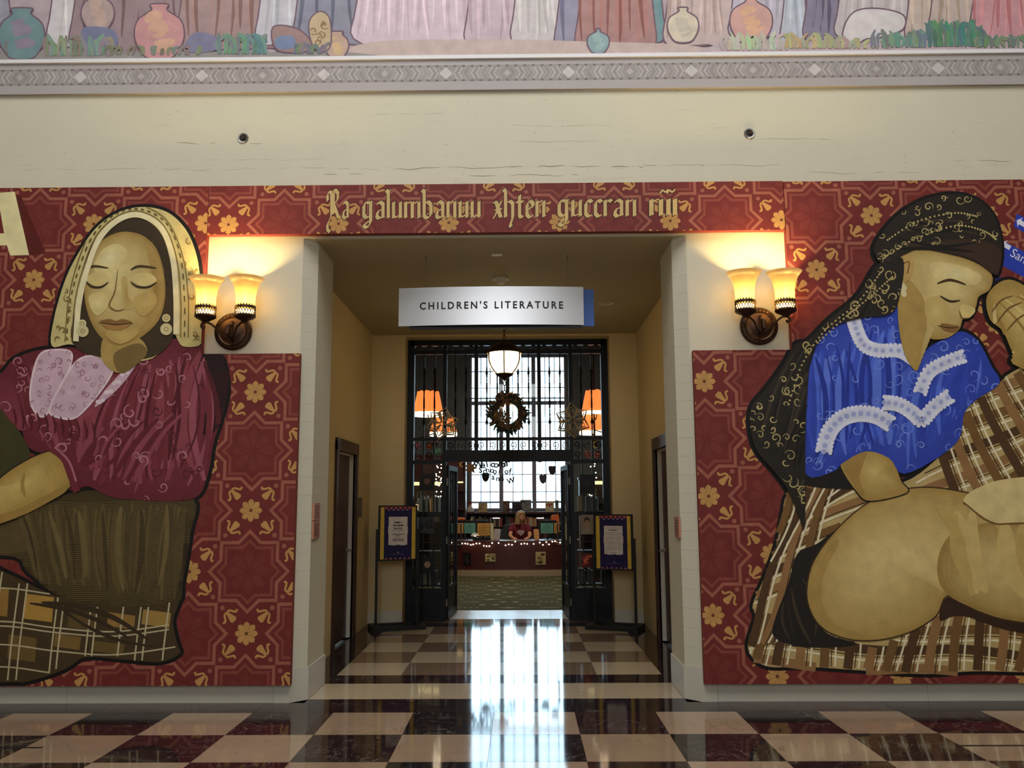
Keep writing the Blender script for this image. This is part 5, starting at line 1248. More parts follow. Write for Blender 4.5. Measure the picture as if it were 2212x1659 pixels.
def picture(name, label, cat, px0, px1, py0, py1, Y, cols, seed, thick=.004, group=None, on_desk=False, style='blot', m=None):
    """a flat printed sheet or book cover at its own depth"""
    if on_desk: c_, rz = on_desk_front((px0 + px1)/2, (py0 + py1)/2)
    else: c_, rz = at((px0 + px1)/2, (py0 + py1)/2, Y), 0
    w = (at(px1, py0, c_.y).x - at(px0, py0, c_.y).x); h = at(px0, py0, c_.y).z - at(px0, py1, c_.y).z
    t = thing(name, label, cat, (c_.x, c_.y, c_.z - h/2), rz, group)
    MB().box(-w/2, w/2, 0, thick, 0, h).build('sheet' if thick < .01 else 'block', M_paper if thick < .01 else M_shelf, t)
    q = Paint([(-w/2, w/2, 0, h)], None, .0003); q.fill([(-w/2, 0), (w/2, 0), (w/2, h), (-w/2, h)], S(*cols[0]), False); r_ = random.Random(seed)
    if style == 'portrait':
        q.fill([(-w*.42, 0), (-w*.34, h*.24), (-w*.1, h*.36), (w*.14, h*.36), (w*.36, h*.22), (w*.44, 0)], S(*cols[1])); q.fill([(w*.2*math.cos(a_*PI/6) + .0, h*.58 + h*.22*math.sin(a_*PI/6)) for a_ in range(12)], S(*cols[2]))
        q.fill([(-w*.22, h*.60), (-w*.2, h*.8), (0, h*.88), (w*.2, h*.8), (w*.22, h*.6), (w*.12, h*.72), (-w*.1, h*.72)], S(*cols[3]))
    elif style == 'notice':
        q.disc((0, h*.84), w*.05, S(*cols[1]), 8); q.layer()
        for i in range(5): q.convex([(-w*.36, h*(.66 - i*.12)), (w*(.36 - .1*(i % 2)), h*(.66 - i*.12)), (w*(.36 - .1*(i % 2)), h*(.69 - i*.12)), (-w*.36, h*(.69 - i*.12))], S(*cols[1]))
    else:
        for i in range(10): q.fill([(r_.uniform(-.4, .4)*w + w*.14*math.cos(a_*PI/3)*r_.uniform(.6, 1.3), h*r_.uniform(.2, .8) + h*.10*math.sin(a_*PI/3)) if False else (cx_ + w*.15*math.cos(a_*PI/3)*r_.uniform(.6, 1.3), cy_ + h*.11*math.sin(a_*PI/3)*r_.uniform(.6, 1.3)) for cx_, cy_ in [(r_.uniform(-.34, .34)*w, h*r_.uniform(.16, .84))] for a_ in range(6)], S(*cols[1 + i % (len(cols) - 1)]))
    q.build('print', M_print, t, (0, -.0004, 0)); return t
picture('pinned_picture', 'dark pinned picture at the left of the desk front', 'picture', 1000, 1018, 1194, 1221, 0, [(22, 18, 22), (40, 36, 44), (70, 62, 64)], 1, .003, 'pictures on the desk front', True)
picture('pinned_picture', 'small cream drawing pinned on the desk front', 'picture', 1048, 1070, 1196, 1213, 0, [(208, 190, 138), (96, 82, 56), (170, 150, 100)], 2, .003, 'pictures on the desk front', True)
picture('pinned_picture', 'upright cream illustrated page pinned at the right of the desk front', 'picture', 1157, 1179, 1192, 1220, 0, [(196, 176, 124), (84, 66, 44), (150, 126, 84)], 3, .003, 'pictures on the desk front', True)

def string_lights(label, pts, closed=False, rb=.011):
    t = thing('string_lights', label, 'string lights', tuple(pts[0]))
    o = Vector(pts[0]); MB().tube([Vector(p) - o + Vector((0, 0, .012)) for p in pts], .003, 5).build('wire', M_black_p, t)
    me = MB().ball((0, 0, 0), rb, 8, 6).mesh('bulb', M_fairy, True)
    for p in pts: link('bulb', me, t, Vector(p) - o)
dl_pts = [(960, 1168), (966, 1169), (998, 1174), (1005, 1174), (1010, 1175), (1017, 1177), (1022, 1176), (1029, 1174), (1036, 1174), (1045, 1179), (1051, 1180), (1057, 1180), (1063, 1173), (1077, 1173), (1092, 1178), (1099, 1176), (1106, 1177), (1113, 1170), (1126, 1175), (1133, 1174), (1139, 1175), (1153, 1175), (1166, 1172), (1173, 1177), (1180, 1171), (1186, 1176), (1193, 1170), (1199, 1169), (1204, 1171), (1210, 1172), (1215, 1171)]
def desk_edge(px, py):
    p = at(px, py, DY)
    for _ in range(5): p = at(px, py, DY + DR - math.sqrt(max(.1, DR**2 - (p.x - .03)**2)) - .016)
    return p
string_lights('warm fairy lights draped along the front edge of the library desk', [desk_edge(*p) for p in dl_pts])
string_lights('warm fairy lights hanging in loops behind the left sidelight', [at(px, py, 5.05) for px, py in ((953, 1003), (944, 1007), (946, 1010), (953, 1011), (950, 1020), (942, 1024), (943, 1028), (948, 1030), (953, 1033), (942, 1035), (952, 1037), (943, 1041), (953, 1042), (944, 1047), (948, 1049), (953, 1062), (943, 1062), (941, 1072), (947, 1073), (952, 1072), (949, 1077), (942, 1077))], rb=.008)
string_lights('warm fairy lights hanging in a string behind the right sidelight', [at(px, py, 5.05) for px, py in ((1274, 1000), (1285, 1002), (1276, 1008), (1284, 1007), (1287, 1021), (1288, 1032), (1287, 1042), (1280, 1056), (1274, 1069), (1278, 1071))], rb=.008)

# ------------------------------------------------------------------ things on and behind the desk
def desk_z(): return .745
def monitor(label, px, Yc, w=.36):
    p = at(px, 1150, Yc); t = thing('monitor', label, 'monitor', (p.x, Yc, .745), 0, 'monitors on the desk')
    MB().box(-w/2, w/2, 0, .03, .17, .17 + .25).build('housing', M_black_p, t); MB().box(-w/2 + .012, w/2 - .012, .03, .032, .18, .41).build('screen', M_blue, t)
    MB().box(-.02, .02, .01, .04, .012, .2).build('neck', M_black_p, t); MB().box(-.09, .09, -.03, .11, 0, .014).build('foot', M_black_p, t)
monitor('dark monitor at the left of the desk behind teal and tan sheets', 1003, 11.78, .38); monitor('dark monitor near the middle of the desk behind a tan sheet', 1040, 11.78, .34); monitor('dark monitor at the right of the desk behind a teal sheet', 1183, 11.84, .40)
SH = 11.74
TAN, TEAL = [(214, 162, 86), (140, 100, 52)], [(112, 176, 158), (62, 110, 100)]
sheets = [('tan sheet at the far left of the desk beside a teal sheet', 986, 1001, TAN), ('teal sheet between two tan sheets at the left of the desk', 1003, 1027, TEAL), ('large tan sheet left of the seated woman', 1031, 1058, TAN), ('teal sheet right of the seated woman', 1168, 1195, TEAL), ('tan sheet at the far right of the desk', 1197, 1207, TAN)]
for i, (lb_, x0, x1, c_) in enumerate(sheets): picture('notice_sheet', lb_, 'notice', x0, x1, 1130, 1152 if i != 2 else 1157, SH + .002*i + (.05 if i > 2 else 0), c_, i, .003, 'coloured notices taped to the desk monitors', False, 'notice')
def acrylic(label, px, rz, c1, w=.16, h=.24, Y=11.6):
    p = at(px, 1160, Y); t = thing('brochure_holder', label, 'brochure holder', (p.x, Y, .745), rz, 'brochure holders on the desk')
    v = [(-w/2, 0, 0), (w/2, 0, 0), (w/2, .06, h), (-w/2, .06, h), (-w/2, .006, 0), (w/2, .006, 0), (w/2, .066, h), (-w/2, .066, h)]
    MB().add(v, [(0, 1, 2, 3), (4, 7, 6, 5), (0, 4, 5, 1), (3, 2, 6, 7), (0, 3, 7, 4), (1, 5, 6, 2)]).build('card', mat('brochure_card', S(*c1), .5, noise=.35, scale=18), t)
    MB().box(-w/2, w/2, 0, .12, 0, .006).build('foot', M_glass, t)
acrylic('tilted glossy brochure standing left of the seated woman', 1072, -.5, (190, 178, 180)); acrylic('tan card standing right of the seated woman', 1160, .25, (222, 160, 96), .11, .23); acrylic('narrow pale leaflet behind the tilted brochure', 1063, .1, (206, 196, 150), .07, .36, 11.7)
p = at(1026, 1160, 11.7); t = thing('desk_lamp', 'small lit desk lamp shining under the tan and teal sheets', 'desk lamp', (p.x, 11.72, .745))
MB().lathe([(0, 0), (.07, 0), (.06, .015), (.012, .025), (.012, .1), (0, .1)], 16).build('base', M_black_p, t, True); MB().lathe([(.10, .09), (.06, .14), (.02, .15), (0, .15)], 20).build('lamp_shade', M_white, t, True); MB().ball((0, 0, .10), .03, 10, 6).build('bulb', emit_mat('desk_bulb', (1, .8, .5), 30), t, True)
p = at(1112, 1168, 11.45); tag(MB().box(-.32, .34, -.1, .12, 0, .003).build('paper_sheets', M_paper), 'white papers lying on the desk in front of the seated woman', 'papers').location = (p.x - .02, 11.47, .7455)
for i, (px, sc_) in enumerate(((1031, 1.), (1050, 1.1))):
    p = at(px, 1165, 11.55); t = thing('desk_phone', ('dark telephone on the desk under the teal sheet', 'dark box on the desk under the large tan sheet')[i], ('telephone', 'box')[i], (p.x, 11.57, .745))
    MB().box(-.09*sc_, .09*sc_, -.06, .06, 0, .06*sc_).build('body', M_black_p, t); MB().box(-.085*sc_, -.03*sc_, -.065, .065, .06*sc_, .085*sc_).build('top', M_black_p, t)
M_orb = mat('orange_pumpkin', S(226, 112, 46), .55)
for i, (px, lb_) in enumerate(((991, 'small orange pumpkin at the left on top of the desk monitor'), (1000, 'small orange pumpkin beside another on the left desk monitor'))):
    p = at(px, 1126, 11.79); t = thing('pumpkin', lb_, 'pumpkin', (p.x, 11.79, 1.165), 0, 'small pumpkins')
    b_ = MB()
    for k in range(7): b_.ball((.02*math.cos(k*2*PI/7), .02*math.sin(k*2*PI/7), .033), .032, 8, 6)
    b_.build('flesh', M_orb, t, True); MB().tube([(0, 0, .055), (.004, 0, .085)], .006, 6).build('stem', M_leaf, t)
p = at(1199, 1120, 12.45); t = thing('orange_bag', 'orange bag with dark handles hanging at the right behind the desk', 'bag', (p.x, 12.45, .9))
MB().add([(-.10, 0, 0), (.10, 0, 0), (.10, .07, 0), (-.10, .07, 0), (-.085, 0, .36), (.085, .01, .38), (.085, .06, .38), (-.085, .07, .36)], [(0, 3, 2, 1), (4, 5, 6, 7), (0, 1, 5, 4), (1, 2, 6, 5), (2, 3, 7, 6), (3, 0, 4, 7)]).build('bag_body', M_orb, t); MB().tube(catmull3([(-.05, -.01, .2), (-.06, -.02, .1), (0, -.03, .05), (.05, -.02, .12), (.05, -.01, .22)]), .008).build('handle', M_black_p, t)
MB().box(-.14, .14, -.02, .12, -.9, 0).build('pedestal', M_black_p, t)

# ------------------------------------------------------------------ seated woman in a maroon t-shirt
def skin_mesh(name, verts, edges, radii, mt, root=0, sub=2):
    me = bpy.data.meshes.new(name); me.from_pydata([tuple(v) for v in verts], edges, [])
    o = bpy.data.objects.new(name, me); COL.objects.link(o)
    o.modifiers.new('s', 'SKIN'); sub_ = o.modifiers.new('u', 'SUBSURF'); sub_.levels = sub_.render_levels = sub
    for i, r_ in enumerate(radii):
        rr = r_ if isinstance(r_, tuple) else (r_, r_); me.skin_vertices[0].data[i].radius = rr
        me.skin_vertices[0].data[i].use_root = (i == root)
    bpy.context.view_layer.update()
    ev = o.evaluated_get(bpy.context.evaluated_depsgraph_get()); nm = bpy.data.meshes.new_from_object(ev)
    bpy.data.objects.remove(o); bpy.data.meshes.remove(me)
    nm.materials.clear(); nm.materials.append(mt)
    for p in nm.polygons: p.use_smooth = True
    nm.name = name; return nm
M_skin = mat('skin', S(222, 160, 124), .55); M_shirt = mat('maroon_tshirt', S(112, 26, 44), .8, noise=.15, scale=14); M_hair = mat('ash_blond_hair', S(168, 138, 96), .5, noise=.35, scale=30, stretch=(8, 8, .7)); M_jean = mat('dark_trousers', S(40, 42, 56), .8)
pw_ = thing('person', 'seated woman with ash blond hair and maroon t-shirt writing at the desk', 'person', (.185, 12.02, 0))
# joints (x right, y away from the viewer, z up); she faces the viewer, head turned to the right
V = [(0, .10, .52), (0, .08, .70), (0, .05, .90), (0, .03, 1.03), (.01, .01, 1.10), (.02, -.01, 1.18), (.03, -.02, 1.26), (.03, -.01, 1.33),
     (-.17, .03, 1.01), (-.22, -.10, .83), (-.15, -.30, .775), (-.11, -.37, .775),
     (.17, .03, 1.01), (.23, -.08, .83), (.18, -.27, .775), (.14, -.35, .775),
     (-.10, .0, .50), (-.12, -.36, .50), (-.12, -.34, .10), (-.12, -.44, .05), (.10, .0, .50), (.12, -.36, .50), (.12, -.34, .10), (.12, -.44, .05)]
Ed = [(0, 1), (1, 2), (2, 3), (3, 4), (4, 5), (5, 6), (6, 7), (3, 8), (8, 9), (9, 10), (10, 11), (3, 12), (12, 13), (13, 14), (14, 15), (0, 16), (16, 17), (17, 18), (18, 19), (0, 20), (20, 21), (21, 22), (22, 23)]
Rd = [(.15, .11), (.14, .10), (.15, .10), (.10, .075), .052, (.062, .07), (.078, .092), (.055, .065), .058, .045, .033, .036, .058, .045, .033, .036, .085, .066, .046, .036, .085, .066, .046, .036]
for hx, sx_ in ((11, 1), (15, -1)):   # fingers rooted in the palm, thumb at its side
    b0 = Vector(V[hx])
    for k in range(4):
        d = Vector(((-.027 + .018*k)*1, 0, 0)); i0 = len(V); ln = (.06, .07, .066, .052)[k]
        V += [tuple(b0 + d + Vector((0, -.04, .004))), tuple(b0 + d*1.1 + Vector((0, -.04 - ln*.55, .0))), tuple(b0 + d*1.1 + Vector((0, -.04 - ln, -.018)))]
        Ed += [(hx, i0), (i0, i0 + 1), (i0 + 1, i0 + 2)]; Rd += [.0095, .009, .0075]
    i0 = len(V); V += [tuple(b0 + Vector((sx_*.036, -.01, .0))), tuple(b0 + Vector((sx_*.05, -.045, -.004)))]; Ed += [(hx, i0), (i0, i0 + 1)]; Rd += [.011, .009]
link('body', skin_mesh('body', V, Ed, Rd, M_skin), pw_)
Vs = [(0, .10, .54), (0, .08, .70), (0, .05, .90), (0, .03, 1.02), (0, .02, 1.06), (-.17, .03, 1.01), (-.215, -.06, .89), (.17, .03, 1.01), (.225, -.05, .89)]
link('t_shirt', skin_mesh('t_shirt', Vs, [(0, 1), (1, 2), (2, 3), (3, 4), (3, 5), (5, 6), (3, 7), (7, 8)], [(.175, .135), (.165, .125), (.175, .125), (.12, .095), (.08, .075), .078, .075, .078, .075], M_shirt), pw_)
Vt = [(0, .10, .53), (-.10, .0, .50), (-.12, -.36, .50), (-.12, -.34, .12), (.10, .0, .50), (.12, -.36, .50), (.12, -.34, .12)]
link('trousers', skin_mesh('trousers', Vt, [(0, 1), (1, 2), (2, 3), (0, 4), (4, 5), (5, 6)], [(.17, .13), .10, .08, .06, .10, .08, .06], M_jean), pw_)
hd = thing('head', 'head', None); hd.parent = pw_; del hd['label']; hd.location = (.03, -.015, 1.235); hd.rotation_euler = (0, 0, math.radians(38))
bpy.data.objects.remove(hd)
def turned(mb, a_=math.radians(38), c_=(.03, -.015, 1.235)):
    ca, sa = math.cos(a_), math.sin(a_); mb.v = [(c_[0] + x*ca - y*sa, c_[1] + x*sa + y*ca, c_[2] + z) for x, y, z in mb.v]; return mb
fcm = MB().ball((0, -.012, 0), .1, 20, 14, (.80, .93, 1.12))
turned(fcm).build('face', M_skin, pw_, True)
turned(MB().add([(-.013, -.1, -.025), (.013, -.1, -.025), (0, -.128, -.022), (0, -.1, .025)], [(0, 1, 2), (0, 2, 3), (1, 3, 2)])).build('nose', M_skin, pw_, True)
turned(MB().ball((-.032, -.092, .018), .012, 8, 6).ball((.032, -.092, .018), .012, 8, 6)).build('eyes', mat('eye_dark', S(50, 40, 36), .3), pw_, True)
turned(MB().ball((0, -.094, -.055), .02, 10, 6, (1.2, .5, .35))).build('mouth', mat('lips', S(176, 92, 84), .5), pw_, True)
gm = MB()
for s in (-1, 1): gm.tube([(s*.034 + .026*math.cos(k*PI/6), -.106, .016 + .02*math.sin(k*PI/6)) for k in range(13)], .0022, 5, False).tube([(s*.06, -.105, .02), (s*.082, -.02, .022)], .002, 5)
gm.tube([(-.008, -.107, .018), (.008, -.107, .018)], .002, 5); turned(gm).build('glasses', M_black_p, pw_)
hm_ = MB(); n_ = 26; prof = []
for j in range(14):
    t_ = j/13; v_ = []
    for i in range(n_):
        a_ = -PI/2 + 2*PI*(i + .5)/n_; front = max(0, math.cos(a_ + PI/2))
        z = .128 - .30*t_ if t_ > 0 else .128
        r_ = .108*math.sqrt(max(0., 1 - max(0., 1 - t_*2.4)**2))*(1 + .12*math.sin(i*2.3 + j*.3)*t_)
        if t_ > .4: r_ *= 1 + .25*(t_ - .4)
        open_ = front > .62 and t_ > .24
        rr = r_*(.62 if open_ else 1.0)
        v_.append((rr*math.cos(a_)*.92, rr*math.sin(a_)*1.04 + .014, z))
    prof.append(v_)
hv = [p for r_ in prof for p in r_]; hf = []
for j in range(13):
    for i in range(n_):
        a_ = -PI/2 + 2*PI*(i + 1)/n_
        if math.cos(a_ + PI/2) > .70 and j/13 > .2: continue
        hf.append((j*n_ + i, j*n_ + (i + 1) % n_, (j + 1)*n_ + (i + 1) % n_, (j + 1)*n_ + i))
ho = turned(MB().add(hv, hf)).build('hair', M_hair, pw_, True)
so = ho.modifiers.new('thick', 'SOLIDIFY'); so.thickness = .02; so.offset = 1
prt = MB()
for i, (wd_, z) in enumerate(((.15, .93), (.17, .90), (.12, .87), (.05, .84))): prt.box(-wd_/2 + .02, wd_/2 + .02, -.108, -.098, z - .006, z + .007)
po_ = prt.build('shirt_print', M_paper, pw_); po_['kind'] = 'stuff'
ch_ = thing('office_chair', 'black office chair behind the seated woman', 'chair', (.02, 12.30, 0))
MB().lathe([(0, .43), (.2, .43), (.24, .46), (.22, .495), (0, .495)], 20, (.14, -.15, 0)).build('seat', M_black_p, ch_, True)
MB().add([(-.20, 0, .62), (.24, 0, .62), (.28, .03, .85), (.24, .05, 1.04), (.02, .06, 1.09), (-.2, .05, 1.04), (-.24, .03, .85)] + [(-.20, .05, .62), (.24, .05, .62), (.28, .08, .85), (.24, .10, 1.04), (.02, .11, 1.09), (-.2, .10, 1.04), (-.24, .08, .85)], [tuple(range(7)), tuple(range(13, 6, -1))] + [(i, (i + 1) % 7, (i + 1) % 7 + 7, i + 7) for i in range(7)]).build('backrest', M_black_p, ch_)
MB().box(.0, .06, .06, .10, .44, .8).build('back_post', M_black_p, ch_); MB().lathe([(.03, .08), (.03, .44)], 12, (.14, -.15, 0)).build('column', M_steel, ch_)
for k in range(5):
    a_ = 2*PI*k/5; MB().tube([(.14, -.15, .09), (.14 + .27*math.cos(a_), -.15 + .27*math.sin(a_), .055)], [.022, .015], 6).ball((.14 + .27*math.cos(a_), -.15 + .27*math.sin(a_), .028), .028, 8, 6).build('leg', M_black_p, ch_, True)

# ------------------------------------------------------------------ bookcases
BC = [(190, 150, 96), (150, 84, 60), (196, 120, 66), (104, 60, 48), (176, 170, 150), (86, 88, 80), (60, 76, 84), (150, 40, 40), (206, 190, 150), (54, 50, 60), (120, 126, 104)]
BM = [mat('book_cover_%s' % chr(97 + i), S(*c), .6) for i, c in enumerate(BC)]
def book_mesh(mt, k):
    w, d, h = (.028, .022, .036)[k], .16, (.24, .21, .26)[k]
    me = MB().box(-w/2, w/2, 0, d, 0, h).mesh('book', mt); me.materials.append(M_paper)
    return me, w, h
BK = {(i, k): book_mesh(BM[i], k) for i in range(len(BM)) for k in range(3)}
BN = ['tan', 'brown', 'orange-brown', 'dark brown', 'pale grey', 'grey', 'slate blue', 'red', 'cream', 'dark violet', 'sage green']
def ordinal(n_): return str(n_) + ('th' if 10 < n_ % 100 < 14 else {1: 'st', 2: 'nd', 3: 'rd'}.get(n_ % 10, 'th'))
def book_row(x0, x1, y, z, label, group, cols=None, zmax=.27):
    x = x0; cnt = 0
    while x < x1 - .04:
        i = rl.choice(cols or range(len(BM))); k = rl.randrange(3); me, w, h = BK[i, k]
        if rl.random() < .06: x += rl.uniform(.03, .09); continue
        o = link('book', me, None, (x + w/2, y, z)); cnt += 1; tag(o, BN[i] + ' ' + label + ', ' + ordinal(cnt) + ' from the left', 'book', group)
        o.scale = (1, 1, min(1, rl.uniform(.82, 1.05)*min(1, zmax/h)))
        if rl.random() < .07: o.rotation_euler = (0, rl.uniform(-.12, -.04), 0); x += .02
        x += w + .0015
def bookcase(label, x0, x1, y0, d, shelves, top, m=None, back=True):
    m = m or M_shelf; t = thing('bookcase', label, 'bookcase', ((x0 + x1)/2, y0, 0)); w = (x1 - x0)/2
    for s in (-1, 1): MB().box(*sorted((s*w, s*(w - .03))), 0, d, 0, top).build('side_panel', m, t)
    if back: MB().box(-w + .03, w - .03, d - .015, d, .0, top - .03).build('back_panel', m, t)
    for z in shelves: MB().box(-w + .03, w - .03, .0, d - .015, z - .025, z).build('shelf', m, t)
    MB().box(-w - .02, w + .02, -.02, d, top - .03, top + .02).build('cornice', m, t)
    return t
bookcase('long low dark bookcase under the library window', -1.62, 1.95, 14.95, .40, (.10, .36, .645, .935), 1.285)
book_row(-1.10, 1.42, 14.97, .935, 'book on the upper shelf under the window', 'books on the upper shelf under the window')
book_row(-1.10, 1.42, 14.97, .645, 'book on the middle shelf under the window', 'books on the middle shelf under the window', [3, 5, 6, 9, 1, 4])
tbk = bookcase('tall mahogany bookcase left of the library window', -2.5, -1.16, 14.0, .36, (.1, .5, .95, 1.40, 1.86), 2.72, M_red)
MB().box(-.6, .6, .0, .02, 2.10, 2.68).build('fascia', M_red, tbk)
MB().box(-.6, .6, .04, .10, 2.04, 2.075).build('strip_lamp', M_shelfglow, tbk)
for z, sn in ((.95, 'lower'), (1.40, 'upper')): book_row(-1.62, -1.2, 14.03, z, 'book on the %s shelf of the tall bookcase' % sn, 'books in the tall bookcase')
for s, nm in ((-1, 'left'), (1, 'right')):
    x0, x1 = sorted((s*1.30, s*3.6)); t = bookcase('dark bookcase with a lit strip seen through the %s sidelight' % nm, x0 + .05, x1 + .05, 9.4, .34, (.1, .45, .82, 1.2, 1.56), 2.02)
    MB().box(-1.05, 1.05, -.03, .02, 1.90, 1.965).build('strip_lamp', M_shelfglow, t)
    for z, sn in ((1.2, 'lower'), (1.56, 'upper')): book_row(1.36 if s > 0 else -1.98, 1.98 if s > 0 else -1.32, 9.42, z, 'book on the %s bookcase shelf through the %s sidelight' % (sn, nm), 'books in the bookcase behind the %s sidelight' % nm, [4, 5, 6, 9, 3, 10])
# picture books and a doll on top of the low bookcase
covers = [('tan picture book standing on the low bookcase at the left', 1033, 1053, 1088, 1107, [(196, 168, 120), (150, 116, 76), (216, 196, 156)]), ('brown picture book standing on the sill left of a dark one', 1087, 1101, 1083, 1107, [(104, 74, 58), (70, 48, 40), (150, 116, 90)]), ('dark picture book standing just left of a grey one', 1106, 1127, 1087, 1107, [(60, 50, 52), (40, 34, 38), (84, 72, 70)]), ('grey picture book standing at the middle of the low bookcase', 1124, 1148, 1081, 1107, [(128, 130, 128), (80, 82, 84), (156, 156, 150)]), ('cream and red picture book standing right of the seated woman', 1178, 1197, 1085, 1107, [(216, 200, 150), (196, 60, 52), (230, 226, 206)]), ('grey picture book at the right end of the low bookcase', 1199, 1207, 1082, 1107, [(120, 128, 130), (90, 96, 100), (140, 140, 140)])]
for i, (lb_, x0, x1, y0, y1, c_) in enumerate(covers):
    o = picture('picture_book', lb_, 'book', x0, x1, y0, y1, 14.99 + .02*(i % 2), c_, 40 + i, .02, 'picture books standing on the low bookcase')
    o.location.z = 1.306
p = at(1015, 1095, 15.1); t = thing('cloth_doll', 'pale cloth doll with a red hat on the left end of the low bookcase', 'doll', (p.x, 15.1, 1.306))
MB().lathe([(0, 0), (.11, 0), (.12, .03), (.085, .10), (.05, .15), (0, .16)], 18).build('body', mat('pale_cloth', S(214, 204, 192), .9), t, True); MB().ball((0, -.01, .185), .045, 12, 8).build('head', M_skin, t, True); MB().lathe([(.055, .20), (.05, .215), (.015, .29), (0, .30)], 14).build('hat', mat('red_felt', S(150, 44, 40), .9), t, True)
for i, (px, py) in enumerate(((1072, 1120), (1167, 1120))):
    p = at(px, py, 14.4); t = thing('reading_lamp', ('lit slim reading lamp left of the seated woman', 'lit slim reading lamp right of the seated woman')[i], 'lamp', (p.x, 14.4, 0), 0, 'slim reading lamps')
    MB().lathe([(0, 0), (.12, 0), (.11, .02), (.014, .03), (.012, p.z), (0, p.z)], 14).build('stand', M_black_p, t, True); MB().box(-.09, .09, -.03, .03, p.z, p.z + .018).build('lamp_head', emit_mat('cool_led', (.9, .97, 1), 2.2), t)

# ------------------------------------------------------------------ chandeliers with orange shades
def shade_part(t, x, y, z, r0, r1, h):
    n_ = 40; v = []; f = []
    rows = 6
    for j in range(rows + 1):
        u = j/rows
        for i in range(n_):
            a_ = 2*PI*i/n_; sc_ = 1 - .055*abs(math.cos(a_*5))**6
            r_ = (r0 + (r1 - r0)*u**.9)*sc_; zz = z - h*u + (.02*abs(math.sin(a_*5)) if j == 0 else 0)
            v.append((x + r_*math.cos(a_), y + r_*math.sin(a_), zz))
    for j in range(rows):
        for i in range(n_): f.append((j*n_ + i, j*n_ + (i + 1) % n_, (j + 1)*n_ + (i + 1) % n_, (j + 1)*n_ + i))
    so_ = MB().add(v, f).build('lamp_shade', M_orange, t, True)
    MB().lathe([(r1*.98, -h - .055), (r1*1.0, -h - .05), (r1*1.0, -h + .004), (r1*.97, -h + .004)], 32, (x, y, z)).build('glowing_rim', M_rim, so_, True)
    rb = MB()
    for k in range(5):
        a_ = PI/10 + 2*PI*k/5; rb.tube([(x + r0*.95*math.cos(a_), y + r0*.95*math.sin(a_), z), (x + r1*.95*math.cos(a_), y + r1*.95*math.sin(a_), z - h)], .006, 5)
    rbo = rb.build('shade_seams', M_bronze, so_); rbo['kind'] = 'stuff'
def chandelier(label, X, parts):
    t = thing('chandelier', label, 'chandelier', (X, 7.6, 6.2), 0, 'orange shaded chandeliers')
    MB().tube([(0, 0, -.02), (0, 0, -3.55)], .018, 8).build('stem', M_bronze, t, True); MB().lathe([(0, 0), (.1, 0), (.08, -.03), (.02, -.05), (0, -.05)], 20).build('ceiling_rose', M_bronze, t, True)
    for x, y, z, r0, r1, h in parts:
        MB().tube(catmull3([(0, 0, z - 6.2 - h - .05), (x*.5, y*.5, z - 6.2 - h - .13), (x, y, z - 6.2 - h - .06), (x, y, z - 6.2 - h + .1)]), .011, 6).build('arm', M_bronze, t, True)
        shade_part(t, x, y, z - 6.2, r0, r1, h)
    MB().ball((0, 0, -3.6), .06, 12, 8).build('finial', M_bronze, t, True)
uL, lL = at(925, 848, 7.6), at(958, 905, 7.9); uR, lR = at(1288, 846, 7.6), at(1281, 898, 7.9)
chandelier('chandelier with orange shades seen through the left of the gate', -1.28, [(uL.x + 1.28, 0, uL.z, .19, .265, .36), (lL.x + 1.28, .3, lL.z, .18, .245, .25), (-.75, .2, lL.z + .02, .18, .245, .25)])
chandelier('chandelier with orange shades seen through the right of the gate', 1.50, [(uR.x - 1.50, 0, uR.z, .19, .265, .36), (lR.x - 1.50, .3, lR.z, .18, .25, .28), (.75, .2, lR.z + .02, .18, .245, .25)])

# ------------------------------------------------------------------ displays behind the sidelights
for s, nm in ((-1, 'left'), (1, 'right')):
    xa, xb = sorted((s*.93 + GX, s*1.33 + GX)); t = bookcase('narrow dark display case behind the %s sidelight' % nm, xa, xb, 4.98, .30, (.10, .44, .90, 1.40), 1.425, M_iron, False)
    book_row(xa + .05, xb - .03, 5.02, 1.447, 'book standing on top of the %s display case' % nm, 'books on top of the %s display case' % nm, [4, 6, 5, 0, 10, 9], .22); book_row(xa + .05, xb - .05, 5.02, .44, 'book on the bottom shelf of the %s display case' % nm, 'books in the %s display case' % nm, [4, 5, 6, 9], .22)
GP = GY - .016
picture('portrait_picture', 'dark brown portrait picture high on the left sidelight', 'picture', 906, 939, 1023, 1060, GP, [(34, 26, 22), (26, 20, 18), (120, 86, 70), (20, 16, 14)], 60, .003, 'pictures on the gate glass', False, 'portrait')
picture('portrait_picture', 'grey misty picture at the middle of the left sidelight', 'picture', 904, 938, 1117, 1152, GP, [(62, 62, 66), (30, 30, 34), (44, 44, 48)], 61, .003, 'pictures on the gate glass')
picture('portrait_picture', 'dark picture with a pale face low on the left sidelight', 'picture', 906, 940, 1203, 1240, GP, [(20, 24, 30), (14, 16, 22), (176, 140, 116), (16, 14, 14)], 62, .003, 'pictures on the gate glass', False, 'portrait')
picture('portrait_picture', 'black portrait picture high on the right sidelight', 'picture', 1253, 1285, 1025, 1066, GP, [(18, 17, 17), (12, 12, 12), (40, 34, 30), (10, 10, 10)], 63, .003, 'pictures on the gate glass', False, 'portrait')
picture('portrait_picture', 'tan portrait picture at the middle of the right sidelight', 'picture', 1254, 1282, 1112, 1154, GP, [(150, 132, 112), (160, 146, 128), (170, 136, 110), (50, 40, 34)], 64, .003, 'pictures on the gate glass', False, 'portrait')
picture('portrait_picture', 'red and orange leaf picture low on the right sidelight', 'picture', 1256, 1280, 1195, 1226, GP, [(96, 30, 26), (214, 92, 54), (160, 48, 40), (226, 120, 70)], 65, .003, 'pictures on the gate glass')
